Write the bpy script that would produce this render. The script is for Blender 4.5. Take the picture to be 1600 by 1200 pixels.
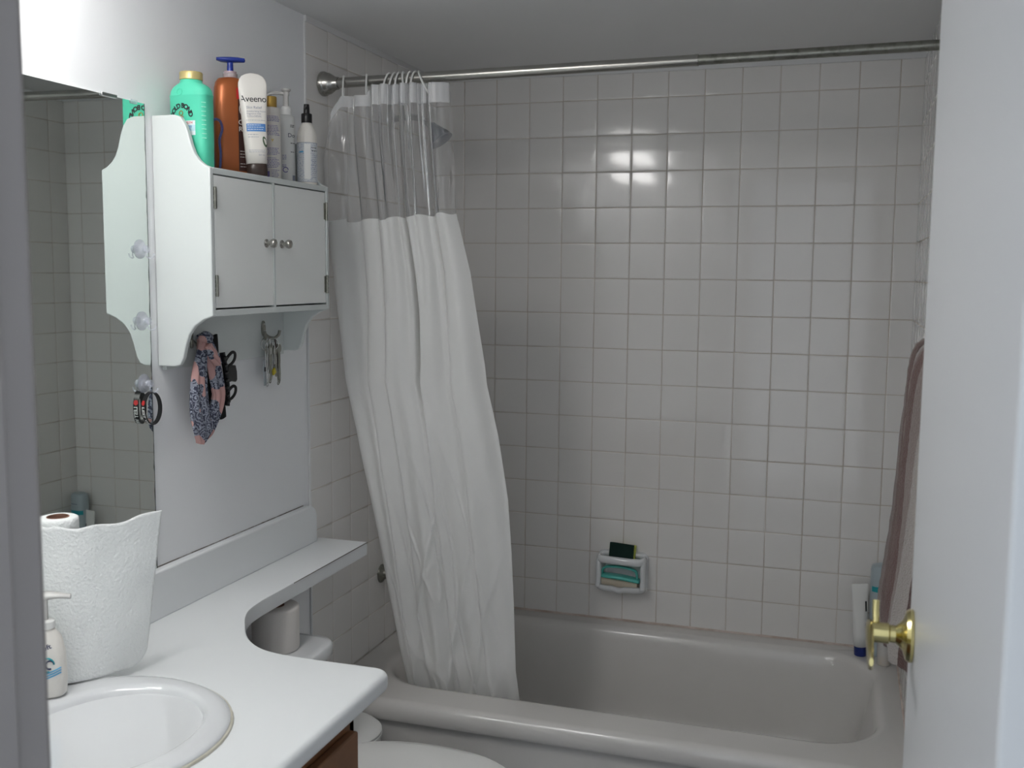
import bpy, bmesh, math, random
from mathutils import Vector, Matrix, noise
from mathutils import geometry as mgeo
random.seed(7)
for o in list(bpy.data.objects): bpy.data.objects.remove(o, do_unlink=True)
SC = bpy.context.scene
COL = SC.collection
PI = math.pi

# ------------------------------------------------------------------ camera, world, exposure
cam_d = bpy.data.cameras.new('camera'); cam = bpy.data.objects.new('camera', cam_d); COL.objects.link(cam)
cam.location = (1.3028, -3.2005, 1.505); cam.rotation_euler = (1.46392, -0.00893, 0.31285)
cam_d.sensor_fit = 'HORIZONTAL'; cam_d.sensor_width = 22.3; cam_d.lens = 1614.85/1600*22.3
cam_d.clip_start = .02
cam_d.dof.use_dof = True; cam_d.dof.focus_distance = 2.35; cam_d.dof.aperture_fstop = 5.0
SC.camera = cam
SC.view_settings.view_transform = 'Standard'; SC.view_settings.look = 'None'
SC.view_settings.gamma = 1; SC.view_settings.use_curve_mapping = False
SC.view_settings.exposure = 0.15
w = bpy.data.worlds.new('doorway_fill'); SC.world = w; w.use_nodes = True  # even fill light, added to brighten the room through the open doorway
w.node_tree.nodes['Background'].inputs[0].default_value = (.86, .93, 1, 1)
w.node_tree.nodes['Background'].inputs[1].default_value = .95
LAMP = 15.0     # emission of the vanity light's frosted shade

# ------------------------------------------------------------------ helpers
ORG = {}
def mat(name, col, rough=.5, metal=0., spec=.5, coat=0., trans=0., ior=1.45, alpha=1., bump=None, var=None, sss=0., aniso=0.):
    m = bpy.data.materials.new(name); m.use_nodes = True
    nt = m.node_tree; b = nt.nodes['Principled BSDF']
    b.inputs['Base Color'].default_value = (*col, 1); b.inputs['Roughness'].default_value = rough
    b.inputs['Metallic'].default_value = metal; b.inputs['Specular IOR Level'].default_value = spec
    b.inputs['Coat Weight'].default_value = coat; b.inputs['Transmission Weight'].default_value = trans
    b.inputs['IOR'].default_value = ior; b.inputs['Alpha'].default_value = alpha
    if coat: b.inputs['Coat Roughness'].default_value = .06
    tc = nt.nodes.new('ShaderNodeTexCoord')
    if var:   # (scale, amount, darker colour)
        n = nt.nodes.new('ShaderNodeTexNoise'); n.inputs['Scale'].default_value = var[0]; n.inputs['Detail'].default_value = 4
        r = nt.nodes.new('ShaderNodeMapRange'); r.inputs[1].default_value = .45; r.inputs[2].default_value = .75; r.inputs[4].default_value = var[1]
        mx = nt.nodes.new('ShaderNodeMix'); mx.data_type = 'RGBA'
        mx.inputs[6].default_value = (*col, 1); mx.inputs[7].default_value = (*var[2], 1)
        nt.links.new(tc.outputs['Object'], n.inputs['Vector']); nt.links.new(n.outputs['Fac'], r.inputs[0])
        nt.links.new(r.outputs[0], mx.inputs[0]); nt.links.new(mx.outputs[2], b.inputs['Base Color'])
    if bump:  # (scale, strength, distance)
        n = nt.nodes.new('ShaderNodeTexNoise'); n.inputs['Scale'].default_value = bump[0]; n.inputs['Detail'].default_value = 3
        u = nt.nodes.new('ShaderNodeBump'); u.inputs['Strength'].default_value = bump[1]; u.inputs['Distance'].default_value = bump[2]
        nt.links.new(tc.outputs['Object'], n.inputs['Vector']); nt.links.new(n.outputs['Fac'], u.inputs['Height'])
        nt.links.new(u.outputs[0], b.inputs['Normal'])
    return m

def glow(name, col, s):
    m = bpy.data.materials.new(name); m.use_nodes = True; b = m.node_tree.nodes['Principled BSDF']
    b.inputs['Base Color'].default_value = (.9, .9, .9, 1)
    b.inputs['Emission Color'].default_value = (*col, 1); b.inputs['Emission Strength'].default_value = s
    return m

def film(name, col, opac, rough=.12, gloss=1.0):
    """thin clear plastic sheet: mostly see-through, a little milky, glossy by Fresnel"""
    m = bpy.data.materials.new(name); m.use_nodes = True; nt = m.node_tree; nt.nodes.clear()
    out = nt.nodes.new('ShaderNodeOutputMaterial'); tr = nt.nodes.new('ShaderNodeBsdfTransparent')
    df = nt.nodes.new('ShaderNodeBsdfDiffuse'); df.inputs[0].default_value = (*col, 1)
    gl = nt.nodes.new('ShaderNodeBsdfGlossy'); gl.inputs['Roughness'].default_value = rough
    m1 = nt.nodes.new('ShaderNodeMixShader'); m1.inputs[0].default_value = opac
    lw = nt.nodes.new('ShaderNodeFresnel'); lw.inputs[0].default_value = 1.5
    mu = nt.nodes.new('ShaderNodeMath'); mu.operation = 'MULTIPLY'; mu.inputs[1].default_value = gloss
    m2 = nt.nodes.new('ShaderNodeMixShader')
    nt.links.new(tr.outputs[0], m1.inputs[1]); nt.links.new(df.outputs[0], m1.inputs[2])
    nt.links.new(lw.outputs[0], mu.inputs[0]); nt.links.new(mu.outputs[0], m2.inputs[0])
    nt.links.new(m1.outputs[0], m2.inputs[1]); nt.links.new(gl.outputs[0], m2.inputs[2])
    nt.links.new(m2.outputs[0], out.inputs[0])
    return m

def thing(name, label, cat, loc=(0, 0, 0), rotz=0, group=None, kind=None):
    o = bpy.data.objects.new(name, None); COL.objects.link(o); o.empty_display_size = .02
    o.location = loc; o.rotation_euler = (0, 0, rotz)
    if kind: o['kind'] = kind
    else: o['label'] = label; o['category'] = cat
    if group: o['group'] = group
    ORG[o] = Vector(loc); return o

def obj(name, bm, m, parent=None, local=False, smooth=True, sharp=35, bevel=0, seg=2, sub=0, solid=0, normals=True):
    """link a bmesh as one mesh object; world coordinates unless local"""
    if parent is not None and not local:
        bmesh.ops.translate(bm, verts=bm.verts, vec=-ORG.get(parent, Vector((0, 0, 0))))
    if normals: bmesh.ops.recalc_face_normals(bm, faces=bm.faces)
    me = bpy.data.meshes.new(name); bm.to_mesh(me); bm.free()
    o = bpy.data.objects.new(name, me); COL.objects.link(o)
    for mm in (m if isinstance(m, (list, tuple)) else [m]): me.materials.append(mm)
    if smooth:
        for p in me.polygons: p.use_smooth = True
        if sharp: me.set_sharp_from_angle(angle=math.radians(sharp))
    if parent is not None:
        o.parent = parent; ORG[o] = ORG.get(parent, Vector((0, 0, 0)))
    else: ORG[o] = Vector((0, 0, 0))
    if solid:
        d = o.modifiers.new('solid', 'SOLIDIFY'); d.thickness = solid; d.offset = 0
    if bevel:
        d = o.modifiers.new('bevel', 'BEVEL'); d.width = bevel; d.segments = seg; d.limit_method = 'ANGLE'; d.angle_limit = math.radians(40)
        d.harden_normals = False
    if sub:
        d = o.modifiers.new('sub', 'SUBSURF'); d.levels = sub; d.render_levels = sub
    return o

def tag(o, label, cat, group=None):
    o['label'] = label; o['category'] = cat
    if group: o['group'] = group
    return o
def struct(name, bm, m, **k):
    o = obj(name, bm, m, **k); o['kind'] = 'structure'; return o

def box(bm, lo, hi):
    v = [bm.verts.new((x, y, z)) for z in (lo[2], hi[2]) for y in (lo[1], hi[1]) for x in (lo[0], hi[0])]
    for f in ((0,2,3,1),(4,5,7,6),(0,1,5,4),(2,6,7,3),(0,4,6,2),(1,3,7,5)): bm.faces.new([v[i] for i in f])
    return v
def Box(lo, hi):
    bm = bmesh.new(); box(bm, lo, hi); return bm

def prism(bm, pts, axis, a, b):
    """extrude a 2-D outline along axis ('x': pts=(y,z), 'y': pts=(x,z), 'z': pts=(x,y))"""
    def P(p, t):
        return {'x': (t, p[0], p[1]), 'y': (p[0], t, p[1]), 'z': (p[0], p[1], t)}[axis]
    A = [bm.verts.new(P(p, a)) for p in pts]; B = [bm.verts.new(P(p, b)) for p in pts]
    n = len(pts)
    bm.faces.new(A); bm.faces.new(B[::-1])
    for i in range(n): bm.faces.new([A[i], B[i], B[(i+1) % n], A[(i+1) % n]])
def Prism(pts, axis, a, b):
    bm = bmesh.new(); prism(bm, pts, axis, a, b); return bm

def loft(bm, rings, caps=True, close=True):
    R = [[bm.verts.new(p) for p in r] for r in rings]; n = len(R[0])
    for a, b in zip(R, R[1:]):
        for i in range(n if close else n-1):
            j = (i+1) % n; bm.faces.new([a[i], a[j], b[j], b[i]])
    if caps and close: bm.faces.new(R[0][::-1]); bm.faces.new(R[-1])
    return R

def sup(rx, ry, p, n=40, cx=0, cy=0, z=0):
    out = []
    for i in range(n):
        t = 2*PI*i/n; c, s = math.cos(t), math.sin(t)
        out.append((cx+rx*math.copysign(abs(c)**(2/p), c), cy+ry*math.copysign(abs(s)**(2/p), s), z))
    return out

def shape(levels, n=40, caps=True, cx=0, cy=0):
    """bottle body from levels (z, rx, ry, power)"""
    bm = bmesh.new(); loft(bm, [sup(rx, ry, p, n, cx, cy, z) for z, rx, ry, p in levels], caps); return bm
def lathe(prof, n=32, caps=True, axis='z', c=(0, 0, 0)):
    bm = bmesh.new(); rings = []
    for r, z in prof:
        ring = []
        for i in range(n):
            t = 2*PI*i/n; a, b = r*math.cos(t), r*math.sin(t)
            p = {'z': (a, b, z), 'x': (z, a, b), 'y': (a, z, b)}[axis]
            ring.append((p[0]+c[0], p[1]+c[1], p[2]+c[2]))
        rings.append(ring)
    loft(bm, rings, caps); return bm

def tube(bm, pts, r, n=10, caps=True, closed=False):
    P = [Vector(p) for p in pts]; rings = []; up = None
    for i, p in enumerate(P):
        if closed: t = (P[(i+1) % len(P)]-P[i-1]).normalized()
        else: t = (P[min(i+1, len(P)-1)]-P[max(i-1, 0)]).normalized()
        if up is None:
            up = Vector((0, 0, 1)) if abs(t.z) < .9 else Vector((1, 0, 0))
        up = (up-t*up.dot(t)).normalized(); s = t.cross(up)
        rr = r[i] if isinstance(r, (list, tuple)) else r
        ra, rb = rr if isinstance(rr, (list, tuple)) else (rr, rr)
        rings.append([p+up*ra*math.cos(2*PI*k/n)+s*rb*math.sin(2*PI*k/n) for k in range(n)])
    if closed: rings.append(rings[0])
    if closed:
        R = [[bm.verts.new(q) for q in ring] for ring in rings[:-1]]
        for i in range(len(R)):
            a, b = R[i], R[(i+1) % len(R)]
            for k in range(n): bm.faces.new([a[k], a[(k+1) % n], b[(k+1) % n], b[k]])
    else: loft(bm, rings, caps)
def Tube(pts, r, n=10, **k):
    bm = bmesh.new(); tube(bm, pts, r, n, **k); return bm

def smooth_path(pts, k=6):
    P = [Vector(p) for p in pts]; out = []
    for i in range(len(P)-1):
        p0, p1, p2, p3 = P[max(i-1, 0)], P[i], P[i+1], P[min(i+2, len(P)-1)]
        for j in range(k):
            t = j/k
            out.append(.5*((2*p1)+(p2-p0)*t+(2*p0-5*p1+4*p2-p3)*t*t+(3*p1-p0-3*p2+p3)*t**3))
    out.append(P[-1]); return out

def text_bm(s, size, bold=0., spacing=1., align='CENTER'):
    cu = bpy.data.curves.new('lettering', 'FONT'); cu.body = s; cu.size = size; cu.align_x = align; cu.align_y = 'CENTER'
    cu.offset = bold; cu.space_character = spacing; cu.resolution_u = 3
    o = bpy.data.objects.new('lettering', cu); COL.objects.link(o)
    dg = bpy.context.evaluated_depsgraph_get(); dg.update()
    me = bpy.data.meshes.new_from_object(o.evaluated_get(dg)); bm = bmesh.new(); bm.from_mesh(me)
    bpy.data.objects.remove(o, do_unlink=True); bpy.data.curves.remove(cu); bpy.data.meshes.remove(me)
    return bm

def letter(parent, s, size, cx, cz, m, surf, bold=0., arc=0., spacing=1., align='CENTER', rot=0., name='lettering', flipx=1):
    """lettering laid on a front surface; surf(x,z) -> (x,y,z) local point"""
    bm = text_bm(s, size, bold, spacing, align)
    for v in bm.verts:
        x, z = v.co.x, v.co.y
        if arc: a = x/arc; x, z = (arc+z)*math.sin(a), (arc+z)*math.cos(a)-arc
        if rot: x, z = x*math.cos(rot)-z*math.sin(rot), x*math.sin(rot)+z*math.cos(rot)
        v.co = surf(cx+x, cz+z)
    return obj(name, bm, m, parent, local=True, smooth=False, normals=False)
def patch(parent, name, x0, x1, z0, z1, m, surf, nx=14, nz=6):
    bm = bmesh.new(); g = [[bm.verts.new(surf(x0+(x1-x0)*i/nx, z0+(z1-z0)*j/nz)) for i in range(nx+1)] for j in range(nz+1)]
    for j in range(nz):
        for i in range(nx): bm.faces.new([g[j][i], g[j][i+1], g[j+1][i+1], g[j+1][i]])
    return obj(name, bm, m, parent, local=True, normals=False)
def lines(parent, name, x0, x1, zs, th, m, surf, ragged=.25, gaps=True):
    """rows of print too small to read, as one mesh of short dashes"""
    bm = bmesh.new(); rnd = random.Random(int(zs[0]*1e5))
    for z in zs:
        x = x0; end = x1-(x1-x0)*ragged*rnd.random()
        while x < end:
            l = min(rnd.uniform(.002, .006), end-x) if gaps else end-x
            n = max(1, int(l/.002)); a = [bm.verts.new(surf(x+l*i/n, z)) for i in range(n+1)]; b = [bm.verts.new(surf(x+l*i/n, z+th)) for i in range(n+1)]
            for i in range(n): bm.faces.new([a[i], a[i+1], b[i+1], b[i]])
            x += l+.0011
    return obj(name, bm, m, parent, local=True, smooth=False, normals=False)
def front_surf(levels, off=.0005):
    """front (-y) of a shape() body"""
    def f(x, z):
        L = levels
        for a, b in zip(L, L[1:]):
            if a[0] <= z <= b[0] or b is L[-1] and z > b[0] or a is L[0] and z < a[0]:
                t = min(1, max(0, (z-a[0])/max(1e-6, b[0]-a[0]))); rx, ry, p = [a[k]+(b[k]-a[k])*t for k in (1, 2, 3)]; break
        # beyond the front it wraps round by arc angle
        q = min(.999, abs(x)/rx); y = ry*(1-q**p)**(1/p)
        return (max(-rx, min(rx, x)), -y-off, z)
    return f

# ------------------------------------------------------------------ materials
M = {}
M['paint'] = mat('painted_wall', (.86, .87, .885), .42, bump=(260, .12, .001))
M['ceiling'] = mat('ceiling_paint', (.80, .80, .80), .6, bump=(200, .1, .001))
M['tile'] = mat('glazed_tile', (.80, .78, .76), .10, spec=.5, coat=.2, var=(1.4, .5, (.75, .73, .695)), bump=(9, .10, .003))
M['grout'] = mat('grout', (.62, .57, .51), .85, var=(4, .9, (.46, .38, .31)))
M['caulk'] = mat('caulk_white', (.70, .70, .70), .5)
M['caulk_old'] = mat('caulk_stained', (.66, .57, .52), .6, var=(14, .9, (.42, .32, .26)))
M['joint'] = mat('grimy_joint', (.22, .20, .18), .8, var=(25, 1, (.62, .62, .62)))
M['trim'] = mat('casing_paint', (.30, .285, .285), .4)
M['door'] = mat('door_paint', (.59, .605, .625), .28)
M['floor'] = mat('floor_vinyl', (.20, .21, .23), .4, var=(8, .5, (.14, .15, .17)))
M['tub'] = mat('tub_enamel', (.70, .68, .655), .22, coat=.3, var=(3, .35, (.60, .58, .55)))
M['laminate'] = mat('white_laminate', (.80, .82, .83), .38, bump=(900, .1, .0003))
M['lam_edge'] = mat('laminate_seam', (.10, .09, .08), .6)
M['porcelain'] = mat('porcelain', (.74, .755, .77), .1, coat=.5)
M['sealant'] = mat('old_sealant', (.60, .58, .50), .5, var=(20, .8, (.40, .37, .28)))
M['cab'] = mat('cabinet_paint_darkened', (.66, .695, .685), .38)  # cabinet paint darkened to offset the strong light on the side panels
M['cabdoor'] = mat('cabinet_paint_lightened', (.86, .875, .855), .4, bump=(500, .1, .0004))  # same cabinet paint, lightened to make up for weak light on the doors
M['gap'] = mat('dark_gap', (.03, .03, .03), .8)
M['nickel'] = mat('brushed_nickel', (.44, .43, .40), .26, metal=1)
M['nickel_dull'] = mat('tarnished_nickel', (.30, .30, .265), .38, metal=1, var=(60, .8, (.15, .15, .13)))
M['steel'] = mat('steel', (.55, .55, .55), .25, metal=1)
M['brass'] = mat('polished_brass', (.66, .58, .28), .16, metal=1)
M['mirror'] = mat('mirror_glass', (.74, .79, .765), .01, metal=1)
M['mirror_edge'] = mat('worn_mirror_edge', (.06, .075, .07), .4, var=(50, .8, (.30, .34, .33)))
M['wood'] = mat('brown_wood', (.22, .10, .045), .5, var=(12, .6, (.12, .05, .02)))
M['paper'] = mat('paper_towel', (.88, .90, .89), .9, bump=(200, .9, .0026))
M['tissue'] = mat('toilet_tissue', (.72, .69, .66), .95, bump=(120, .3, .001))
M['core'] = mat('cardboard', (.25, .13, .09), .9)
M['black'] = mat('black_plastic', (.012, .012, .013), .35)
M['blackcloth'] = mat('black_cloth', (.006, .006, .006), .9)
M['white'] = mat('white_plastic', (.82, .82, .80), .32)
M['offwhite'] = mat('ivory_plastic', (.80, .77, .72), .3)
M['mint'] = mat('mint_plastic', (.10, .66, .44), .38)
M['mint_light'] = mat('light_mint', (.42, .88, .70), .3)
M['gold'] = mat('gold_plastic', (.62, .50, .22), .35, metal=.4)
M['goldcap'] = mat('gold_collar', (.50, .32, .08), .3, metal=.7)
M['copper'] = mat('copper_plastic', (.42, .12, .035), .32, metal=.35)
M['copper_label'] = mat('brown_label', (.055, .022, .018), .4)
M['red'] = mat('red_print', (.62, .03, .03), .4)
M['blue'] = mat('blue_plastic', (.02, .045, .30), .25)
M['navyprint'] = mat('navy_print', (.02, .03, .09), .5)
M['ink'] = mat('black_print', (.02, .025, .025), .5)
M['greyink'] = mat('grey_print', (.30, .32, .40), .5)
M['purpleink'] = mat('violet_print', (.20, .17, .42), .5)
M['palelabel'] = mat('pale_label', (.78, .86, .88), .4)
M['bluelabel'] = mat('blue_label', (.10, .26, .60), .4)
M['lightblue'] = mat('light_blue_print', (.10, .42, .68), .4)
M['teal'] = mat('teal_print', (.02, .33, .37), .35)
M['tealplastic'] = mat('teal_plastic', (.10, .50, .44), .25)
M['darkbrown'] = mat('dark_brown_plastic', (.04, .025, .02), .35)
M['navycap'] = mat('navy_cap', (.01, .025, .17), .3)
M['bluegrey'] = mat('blue_grey_plastic', (.42, .49, .52), .3)
M['sponge'] = mat('yellow_sponge', (.50, .55, .12), .95, bump=(300, .8, .002))
M['scour'] = mat('green_scourer', (.008, .03, .022), .95, bump=(400, .8, .002))
M['bristle'] = mat('cream_bristles', (.60, .53, .42), .9, bump=(900, 1, .002))
M['amber'] = mat('amber_soap', (.70, .46, .15), .2)
M['clear'] = film('clear_plastic', (.80, .83, .95), .26, .08, .5)
M['frosted'] = film('frosted_plastic', (.85, .83, .8), .55, .2, 1.0)
M['bluefilm'] = film('blue_clear_plastic', (.05, .12, .5), .55, .08, 1.5)
M['vinyl_clear'] = film('clear_vinyl', (.72, .73, .74), .10, .09, 1.3)
M['vinyl_header'] = film('milky_vinyl_hem', (.84, .85, .86), .62, .2, .8)
M['greymetal'] = mat('grey_plate', (.42, .45, .48), .45, metal=.3)
M['yellow'] = mat('yellow_plastic', (.6, .48, .03), .4)

def curtain_mat():
    m = bpy.data.materials.new('white_vinyl'); m.use_nodes = True; nt = m.node_tree; b = nt.nodes['Principled BSDF']
    b.inputs['Base Color'].default_value = (.90, .90, .885, 1); b.inputs['Roughness'].default_value = .36
    tl = nt.nodes.new('ShaderNodeBsdfTranslucent'); tl.inputs[0].default_value = (.92, .91, .88, 1)
    mx = nt.nodes.new('ShaderNodeMixShader'); mx.inputs[0].default_value = .28
    out = nt.nodes['Material Output']
    nt.links.new(b.outputs[0], mx.inputs[1]); nt.links.new(tl.outputs[0], mx.inputs[2]); nt.links.new(mx.outputs[0], out.inputs[0])
    return m
M['vinyl'] = curtain_mat()

def scarf_mat():
    m = bpy.data.materials.new('paisley_fabric'); m.use_nodes = True; nt = m.node_tree; b = nt.nodes['Principled BSDF']; b.inputs['Roughness'].default_value = .85
    tc = nt.nodes.new('ShaderNodeTexCoord')
    mp = nt.nodes.new('ShaderNodeMapping'); mp.inputs['Scale'].default_value = (14, 44, 34); nt.links.new(tc.outputs['Object'], mp.inputs[0])
    def vor(s, feat='F1'):
        v = nt.nodes.new('ShaderNodeTexVoronoi'); v.inputs['Scale'].default_value = s; v.feature = feat; nt.links.new(mp.outputs[0], v.inputs['Vector']); return v
    big = vor(1.5); ring = nt.nodes.new('ShaderNodeMath'); ring.operation = 'MULTIPLY'; ring.inputs[1].default_value = 21
    sn = nt.nodes.new('ShaderNodeMath'); sn.operation = 'SINE'
    nt.links.new(big.outputs['Distance'], ring.inputs[0]); nt.links.new(ring.outputs[0], sn.inputs[0])
    cr = nt.nodes.new('ShaderNodeValToRGB'); cr.color_ramp.interpolation = 'CONSTANT'
    e = cr.color_ramp.elements; e[0].position = 0; e[0].color = (.045, .05, .085, 1); e[1].position = .52; e[1].color = (.26, .28, .34, 1)
    mr = nt.nodes.new('ShaderNodeMapRange'); mr.inputs[1].default_value = -1; nt.links.new(sn.outputs[0], mr.inputs[0]); nt.links.new(mr.outputs[0], cr.inputs[0])
    small = vor(7); cs = nt.nodes.new('ShaderNodeMath'); cs.operation = 'LESS_THAN'; cs.inputs[1].default_value = .30; nt.links.new(small.outputs['Distance'], cs.inputs[0])
    mxa = nt.nodes.new('ShaderNodeMix'); mxa.data_type = 'RGBA'; mxa.inputs[7].default_value = (.42, .46, .55, 1); nt.links.new(cs.outputs[0], mxa.inputs[0]); nt.links.new(cr.outputs[0], mxa.inputs[6])
    ns = nt.nodes.new('ShaderNodeTexNoise'); ns.inputs['Scale'].default_value = .62; ns.inputs['Detail'].default_value = 1; nt.links.new(mp.outputs[0], ns.inputs['Vector'])
    pk = nt.nodes.new('ShaderNodeMath'); pk.operation = 'GREATER_THAN'; pk.inputs[1].default_value = .55; nt.links.new(ns.outputs['Fac'], pk.inputs[0])
    mxb = nt.nodes.new('ShaderNodeMix'); mxb.data_type = 'RGBA'; mxb.inputs[7].default_value = (.56, .33, .31, 1); nt.links.new(pk.outputs[0], mxb.inputs[0]); nt.links.new(mxa.outputs[2], mxb.inputs[6])
    nt.links.new(mxb.outputs[2], b.inputs['Base Color']); return m
M['scarf'] = scarf_mat()

def towel_mat():
    m = bpy.data.materials.new('striped_terry'); m.use_nodes = True; nt = m.node_tree; b = nt.nodes['Principled BSDF']; b.inputs['Roughness'].default_value = 1
    b.inputs['Specular IOR Level'].default_value = .1; b.inputs['Sheen Weight'].default_value = .2
    uv = nt.nodes.new('ShaderNodeUVMap'); uv.uv_map = 'UVMap'; sx = nt.nodes.new('ShaderNodeSeparateXYZ'); nt.links.new(uv.outputs[0], sx.inputs[0])
    cr = nt.nodes.new('ShaderNodeValToRGB'); r = cr.color_ramp; r.interpolation = 'CONSTANT'
    tan, br, pk, wh = (.22, .18, .165, 1), (.075, .034, .027, 1), (.15, .095, .085, 1), (.33, .30, .28, 1)
    st = [(0, tan), (.08, br), (.14, wh), (.2, tan), (.34, br), (.44, wh), (.5, pk), (.6, tan), (.7, wh), (.76, br), (.88, pk), (.94, tan)]
    r.elements[0].position = 0; r.elements[0].color = st[0][1]; r.elements[1].position = st[1][0]; r.elements[1].color = st[1][1]
    for p, c in st[2:]:
        e = r.elements.new(p); e.color = c
    nt.links.new(sx.outputs[0], cr.inputs[0]); nt.links.new(cr.outputs[0], b.inputs['Base Color'])
    tc = nt.nodes.new('ShaderNodeTexCoord'); n = nt.nodes.new('ShaderNodeTexNoise'); n.inputs['Scale'].default_value = 420; n.inputs['Detail'].default_value = 2
    u = nt.nodes.new('ShaderNodeBump'); u.inputs['Strength'].default_value = 1; u.inputs['Distance'].default_value = .004
    nt.links.new(tc.outputs['Object'], n.inputs['Vector']); nt.links.new(n.outputs['Fac'], u.inputs['Height']); nt.links.new(u.outputs[0], b.inputs['Normal'])
    return m
M['towel'] = towel_mat()

def speckle_mat():
    m = mat('speckled_label', (.62, .65, .68), .45)
    nt = m.node_tree; b = nt.nodes['Principled BSDF']; tc = nt.nodes.new('ShaderNodeTexCoord')
    n = nt.nodes.new('ShaderNodeTexVoronoi'); n.inputs['Scale'].default_value = 320; nt.links.new(tc.outputs['Object'], n.inputs['Vector'])
    l = nt.nodes.new('ShaderNodeMapRange'); l.inputs[1].default_value = .2; l.inputs[2].default_value = .5
    mx = nt.nodes.new('ShaderNodeMix'); mx.data_type = 'RGBA'; mx.inputs[6].default_value = (.36, .41, .52, 1); mx.inputs[7].default_value = (.66, .68, .70, 1)
    nt.links.new(n.outputs['Distance'], l.inputs[0]); nt.links.new(l.outputs[0], mx.inputs[0]); nt.links.new(mx.outputs[2], b.inputs['Base Color']); return m
M['speckle'] = speckle_mat()

# ------------------------------------------------------------------ the room
RX, FY, CZ = 1.49, -2.61, 2.133          # right wall, doorway wall, ceiling
T = .11; Z0 = 19.55*T; TILE_TOP = 2.118; YE = -.861
def tiles(name, O, U, V, N, ul, vl, parent):
    """glazed tiles with softened edges between the grout lines ul, vl on plane O + u U + v V, facing N"""
    O, U, V, N = map(Vector, (O, U, V, N)); bm = bmesh.new(); g = .0010; rnd = random.Random(3)
    for a0, a1 in zip(ul, ul[1:]):
        for b0, b1 in zip(vl, vl[1:]):
            if a1-a0 < .012 or b1-b0 < .012: continue
            tu, tv = rnd.gauss(0, .0010), rnd.gauss(0, .0010); cu, cv = (a0+a1)/2, (b0+b1)/2
            rings = []
            for ins, h in ((0, -.0005), (.0002, .0006), (.0009, .0012), (.0022, .0015), (.0045, .0016)):
                x0, x1, y0, y1 = a0+g+ins, a1-g-ins, b0+g+ins, b1-g-ins
                rings.append([O+U*x+V*y+N*(h+tu*(x-cu)+tv*(y-cv)) for x, y in ((x0, y0), (x1, y0), (x1, y1), (x0, y1))])
            R = [[bm.verts.new(p) for p in r] for r in rings]
            for p, q in zip(R, R[1:]):
                for i in range(4): bm.faces.new([p[i], p[(i+1) % 4], q[(i+1) % 4], q[i]])
            bm.faces.new(R[-1])
    return obj(name, bm, M['tile'], parent, sharp=80)
rows = sorted([Z0-T*r for r in range(1, 20)]+[TILE_TOP, 0.0])
# back wall
wb = struct('wall_back', Box((-.1, -.0013, 0), (RX+.1, .1, 2.25)), M['grout'])
tiles('tile_field', (0, -.001, 0), (1, 0, 0), (0, 0, 1), (0, -1, 0), [.002]+[(.9266+c)*T for c in range(0, 13)]+[RX-.002], rows[3:], wb)
obj('top_caulk', Box((0, -.0045, TILE_TOP-.001), (RX, .002, CZ-.0)), M['caulk'], wb, bevel=.001)
obj('tub_caulk', Box((.0, -.0055, .388), (RX, .002, .3965)), M['caulk_old'], wb, bevel=.001)
# left wall: painted, tiled at the tub
wl = struct('wall_left', Box((-.1, FY-.1, 0), (0, .1, 2.25)), M['paint'])
obj('grout_bed', Box((-.01, YE+.002, 0), (.0043, 0, TILE_TOP)), M['grout'], wl)
vl = [YE]+[-.7454+T*j for j in range(0, 7)]+[-.002]
tiles('tile_field', (.004, 0, 0), (0, 1, 0), (0, 0, 1), (1, 0, 0), vl, rows, wl)
obj('tile_edge_bead', Box((0, YE-.004, 0), (.0062, YE+.0015, TILE_TOP)), M['caulk'], wl, bevel=.002)
obj('top_caulk', Box((0, YE, TILE_TOP-.001), (.0075, 0, CZ)), M['caulk'], wl, bevel=.001)
# right wall
wr = struct('wall_right', Box((RX, FY-.1, 0), (RX+.1, .1, 2.25)), M['paint'])
obj('grout_bed', Box((RX-.0043, YE+.002, 0), (RX+.01, 0, TILE_TOP)), M['grout'], wr)
tiles('tile_field', (RX-.004, 0, 0), (0, 1, 0), (0, 0, 1), (-1, 0, 0), vl, rows, wr)
obj('tub_caulk', Box((RX-.009, -.83, .388), (RX, 0, .3965)), M['caulk_old'], wr, bevel=.001)
struct('ceiling', Box((-.1, FY-.1, CZ), (RX+.1, .1, CZ+.1)), M['ceiling'])
struct('floor', Box((-.6, -4.6, -.1), (2.6, .1, 0)), M['floor'])
# doorway wall: left pier with jamb and stop, strip at the hinge side, header
JX = .754
bm = bmesh.new(); box(bm, (-.1, FY-.10, 0), (JX-.018, FY, 2.25)); box(bm, (RX-.05, FY-.10, 0), (RX+.1, FY, 2.25)); box(bm, (JX-.018, FY-.10, 2.055), (RX-.05, FY, 2.25))
struct('wall_front', bm, M['paint'])
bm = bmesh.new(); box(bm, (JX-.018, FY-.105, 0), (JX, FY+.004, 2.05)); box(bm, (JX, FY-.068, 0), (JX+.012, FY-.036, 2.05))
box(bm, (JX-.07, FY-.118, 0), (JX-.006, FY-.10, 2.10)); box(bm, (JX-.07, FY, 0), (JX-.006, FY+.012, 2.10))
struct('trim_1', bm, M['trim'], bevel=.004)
bm = bmesh.new(); box(bm, (JX, FY-.105, 2.037), (RX-.05, FY+.004, 2.055)); struct('trim_2', bm, M['trim'], bevel=.003)

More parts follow.
